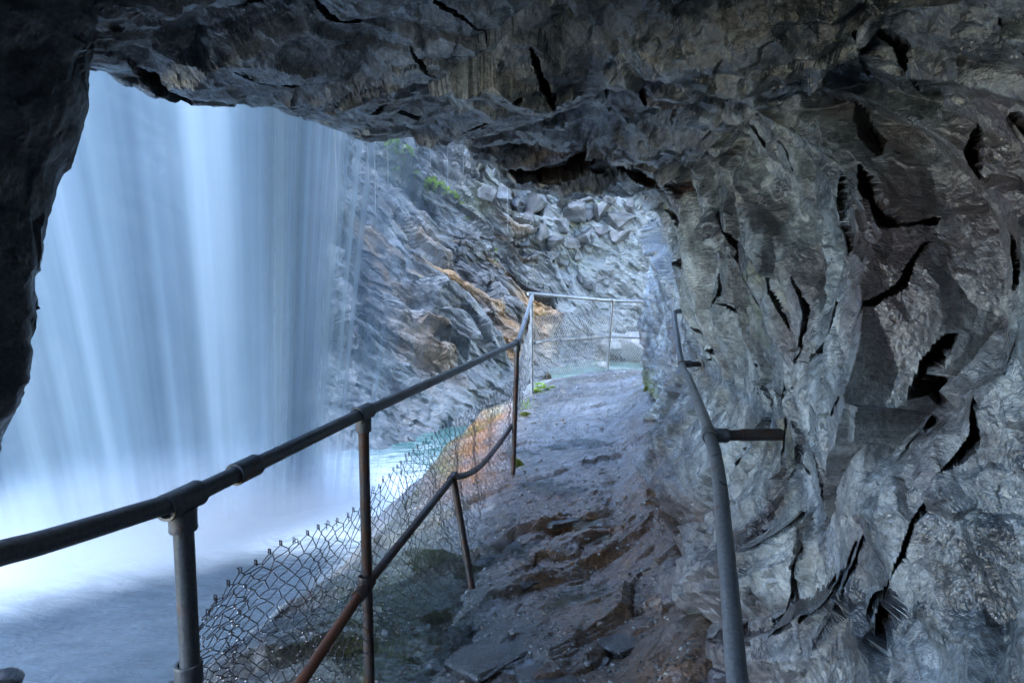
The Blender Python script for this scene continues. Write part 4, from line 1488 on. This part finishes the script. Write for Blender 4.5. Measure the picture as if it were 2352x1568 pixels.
def moss_cushion(loc, size, seed, mat, label, n=1800, flat=.45, stretch=(1, 1)):
    r_ = random.Random(seed)
    vs, fs = [], []
    for _ in range(n):
        az, ra = r_.uniform(0, 2 * math.pi), math.sqrt(r_.random())
        edge = .75 + .25 * math.sin(az * 3 + seed) + .12 * math.sin(az * 7 + 2 * seed)
        x, y = math.cos(az) * ra * size * edge * stretch[0], math.sin(az) * ra * size * edge * stretch[1]
        z = size * flat * max(0, 1 - ra * ra) * r_.uniform(.75, 1.05)
        d = Vector((x * .7 / size + r_.gauss(0, .35), y * .7 / size + r_.gauss(0, .35), .8)).normalized()
        L = min(size * r_.uniform(.08, .16), r_.uniform(.008, .016))
        sd_ = Vector((r_.gauss(0, 1), r_.gauss(0, 1), 0)).normalized() * L * .28
        b = Vector((x, y, z - L * .5))
        k = len(vs)
        vs += [tuple(b - sd_), tuple(b + sd_), tuple(b + d * L)]
        fs.append((k, k + 1, k + 2))
    me = bpy.data.meshes.new('moss_cushion')
    me.from_pydata(vs, [], fs)
    me.update()
    o_ = link('moss_cushion', me, mat)
    o_.location = loc
    return tag(o_, label, 'moss')


def on_path(px, py, Y):
    p_ = at(px, py, Y)
    return (p_[0], p_[1], path_z(p_[0], p_[1]) - .01)


moss_cushion(on_path(1206, 945, 6.0), .085, 1, M['moss'], 'round bright green moss cushion on the path edge between rusty post and corner post')
moss_cushion(on_path(1188, 1078, 4.75), .11, 2, M['moss'], 'ragged moss cushion at the foot of the last rusty post', stretch=(.6, 1.2))
moss_cushion(on_path(1232, 905, 6.85), .09, 3, M['moss'], 'yellow green moss strip along the path edge by the corner post', stretch=(1, 2.4))
moss_cushion(on_path(1300, 866, 7.9), .09, 4, M['moss'], 'thin yellow moss on the lip of the path under the far railing', flat=.15, stretch=(2, 1))
wl_, wn_ = cast(wall_o, 1488, 900)
moss_cushion(wl_ - Vector((0, 0, .06)), .13, 5, M['moss'], 'yellow moss draped on the rock where the wall meets the path end', 5000, 1.3, (.5, .9))
moss_cushion(on_path(1010, 1365, 2.75), .13, 6, M['moss_dark'], 'dark green moss pad in the wet gravel beside the leaning prop', 4000, .3, (.8, 1.3))
moss_cushion(on_path(985, 1230, 3.4), .17, 7, M['moss_dark'], 'broad dark moss pad behind the net below the middle rail', 5000, .25, (1.2, 1.1))
moss_cushion(on_path(1085, 1235, 3.3), .12, 8, M['moss_dark'], 'dark moss tongue under the bottom edge of the net', 3500, .3, (1.3, .8))
moss_cushion(on_path(950, 1470, 2.45), .09, 9, M['moss_dark'], 'small dark moss pad in pebbles near the second post', 700, .3, (1.2, .9))
mp = bt2 + (tee2 - bt2) * .11
tuft = moss_cushion((mp[0] - .018, mp[1] - .012, mp[2] + EYE - .02), .03, 10, M['moss'], 'bright green moss tuft clinging to the second post', 380, 2.6, (.7, .7))

# fallen leaf
me = bpy.data.meshes.new('fallen_leaf')
me.from_pydata([(-.02, 0, 0), (0, .008, .004), (0, -.008, .003), (.022, .001, .002)], [], [(0, 2, 1), (1, 2, 3)])
t = NT('dead_leaf')
t.bsdf(Base_Color=(.45, .17, .05), Roughness=.6)
o = link('fallen_leaf', me, t.m)
lp = on_path(1497, 1160, 4.05)
o.location = (lp[0], lp[1], lp[2] + .03)
tag(o, 'single orange dead leaf lying on the wet gravel path', 'leaf')

# ================================================================== dripping water
t = NT('drip_water')
tr = t.node('ShaderNodeBsdfTransparent')
gl_ = t.node('ShaderNodeBsdfDiffuse')
gl_.inputs[0].default_value = (.75, .82, .88, 1)
tl_ = t.node('ShaderNodeBsdfTranslucent')
tl_.inputs[0].default_value = (.75, .82, .88, 1)
mx0 = t.node('ShaderNodeMixShader')
t.l.new(gl_.outputs[0], mx0.inputs[1])
t.l.new(tl_.outputs[0], mx0.inputs[2])
mx = t.node('ShaderNodeMixShader')
mx.inputs[0].default_value = .3
t.l.new(tr.outputs[0], mx.inputs[1])
t.l.new(mx0.outputs[0], mx.inputs[2])
t.l.new(mx.outputs[0], t.out.inputs['Surface'])
M['drip'] = t.m
bpy.context.view_layer.update()
ceil_o = bpy.data.objects['cave_ceiling']
for px, py, Y, L in [(988, 335, 3.6, .30), (1028, 340, 3.75, .42), (1064, 365, 4.0, .28), (1166, 425, 4.75, .42), (890, 318, 3.25, .40), (770, 325, 2.95, .5), (845, 335, 3.1, .3), (860, 330, 3.15, .45)]:
    p = at(px, py, Y)
    ok, loc, nor, _ = ceil_o.ray_cast(Vector((p[0], p[1], EYE)), Vector((0, 0, 1)))
    z1 = (loc.z - EYE + .02) if ok else p[2] + .06
    n_ = 9
    pts = [np.array([p[0], p[1], z1 - L * i / n_]) for i in range(n_ + 1)]
    rs = [.0045 * (1 - .5 * i / n_) for i in range(n_)] + [.0006]
    o = link('water_trickle', mesh_parts('water_trickle', [tube_arrays(pts, rs, 6)]), M['drip'])
    tag(o, 'thin thread of water dripping from the cave roof in front of the cliff' if px > 950 else 'thin thread of water dripping from the roof lip beside the waterfall', 'trickle', 'trickles from the cave roof')

# drops caught in the net
dp = np.array(drops1)
V = (iv[None] * (.0017 + .0016 * rng.random((len(dp), 1, 1)))) + (dp - org1)[:, None, :]
T = (it[None] + (np.arange(len(dp)) * 12)[:, None, None]).reshape(-1, 3)
t = NT('water_drop')
t.bsdf(Base_Color=(.8, .85, .9), Roughness=.05, Specular_IOR_Level=1.0, Transmission_Weight=.2)
g_ = link('droplets', mesh_np('droplets', V.reshape(-1, 3), T, True), t.m, net1)
tag(g_, kind='stuff')

# ================================================================== spray hanging over the plunge
def mist(name, loc, rotz, dims, dens, nscale=1.4):
    bm = bmesh.new()
    bmesh.ops.create_icosphere(bm, subdivisions=3, radius=1.0)
    me = bpy.data.meshes.new(name)
    bm.to_mesh(me)
    bm.free()
    t = NT('spray')
    tc = t.node('ShaderNodeTexCoord')
    ln = t.node('ShaderNodeVectorMath', operation='LENGTH')
    t.l.new(tc.outputs['Object'], ln.inputs[0])
    r2 = t.math('MULTIPLY', ln.outputs['Value'], ln.outputs['Value'])
    f_ = t.math('SUBTRACT', 1.0, r2, True)
    f_ = t.math('MULTIPLY', f_, f_)
    n_ = t.ramp(t.noise(tc.outputs['Object'], nscale, 2, .5), [(.35, .35), (.65, 1.0)])
    d_ = t.math('MULTIPLY', t.math('MULTIPLY', f_, n_), dens)
    pv = t.node('ShaderNodeVolumePrincipled')
    pv.inputs['Color'].default_value = (.93, .96, 1, 1)
    pv.inputs['Anisotropy'].default_value = .2
    t.l.new(d_, pv.inputs['Density'])
    t.l.new(pv.outputs[0], t.out.inputs['Volume'])
    o_ = link(name, me, t.m)
    o_.location = loc
    o_.rotation_euler = (0, 0, rotz)
    o_.scale = dims
    return tag(o_, kind='stuff')


ang = math.atan2(dvec[1], dvec[0])
mist('mist', (-3.2, 4.9, EYE - 2.1), ang, (3.0, .85, .95), 9.0)
mist('mist', (-2.0, 5.7, EYE - 2.0), ang, (.9, .8, .6), 3.0)
mist('mist', (-.75, 3.5, EYE - 1.55), R(110), (1.1, .5, .3), .7)
for k, o in enumerate([o for o in COL.objects if o.name.startswith('mist')]):
    o['label'] = ['white spray boiling along the foot of the waterfall', 'bright burst of spray at the right end of the plunge', 'thin mist drifting over the mossy rocks behind the net'][k]
print('objects', len(bpy.data.objects))
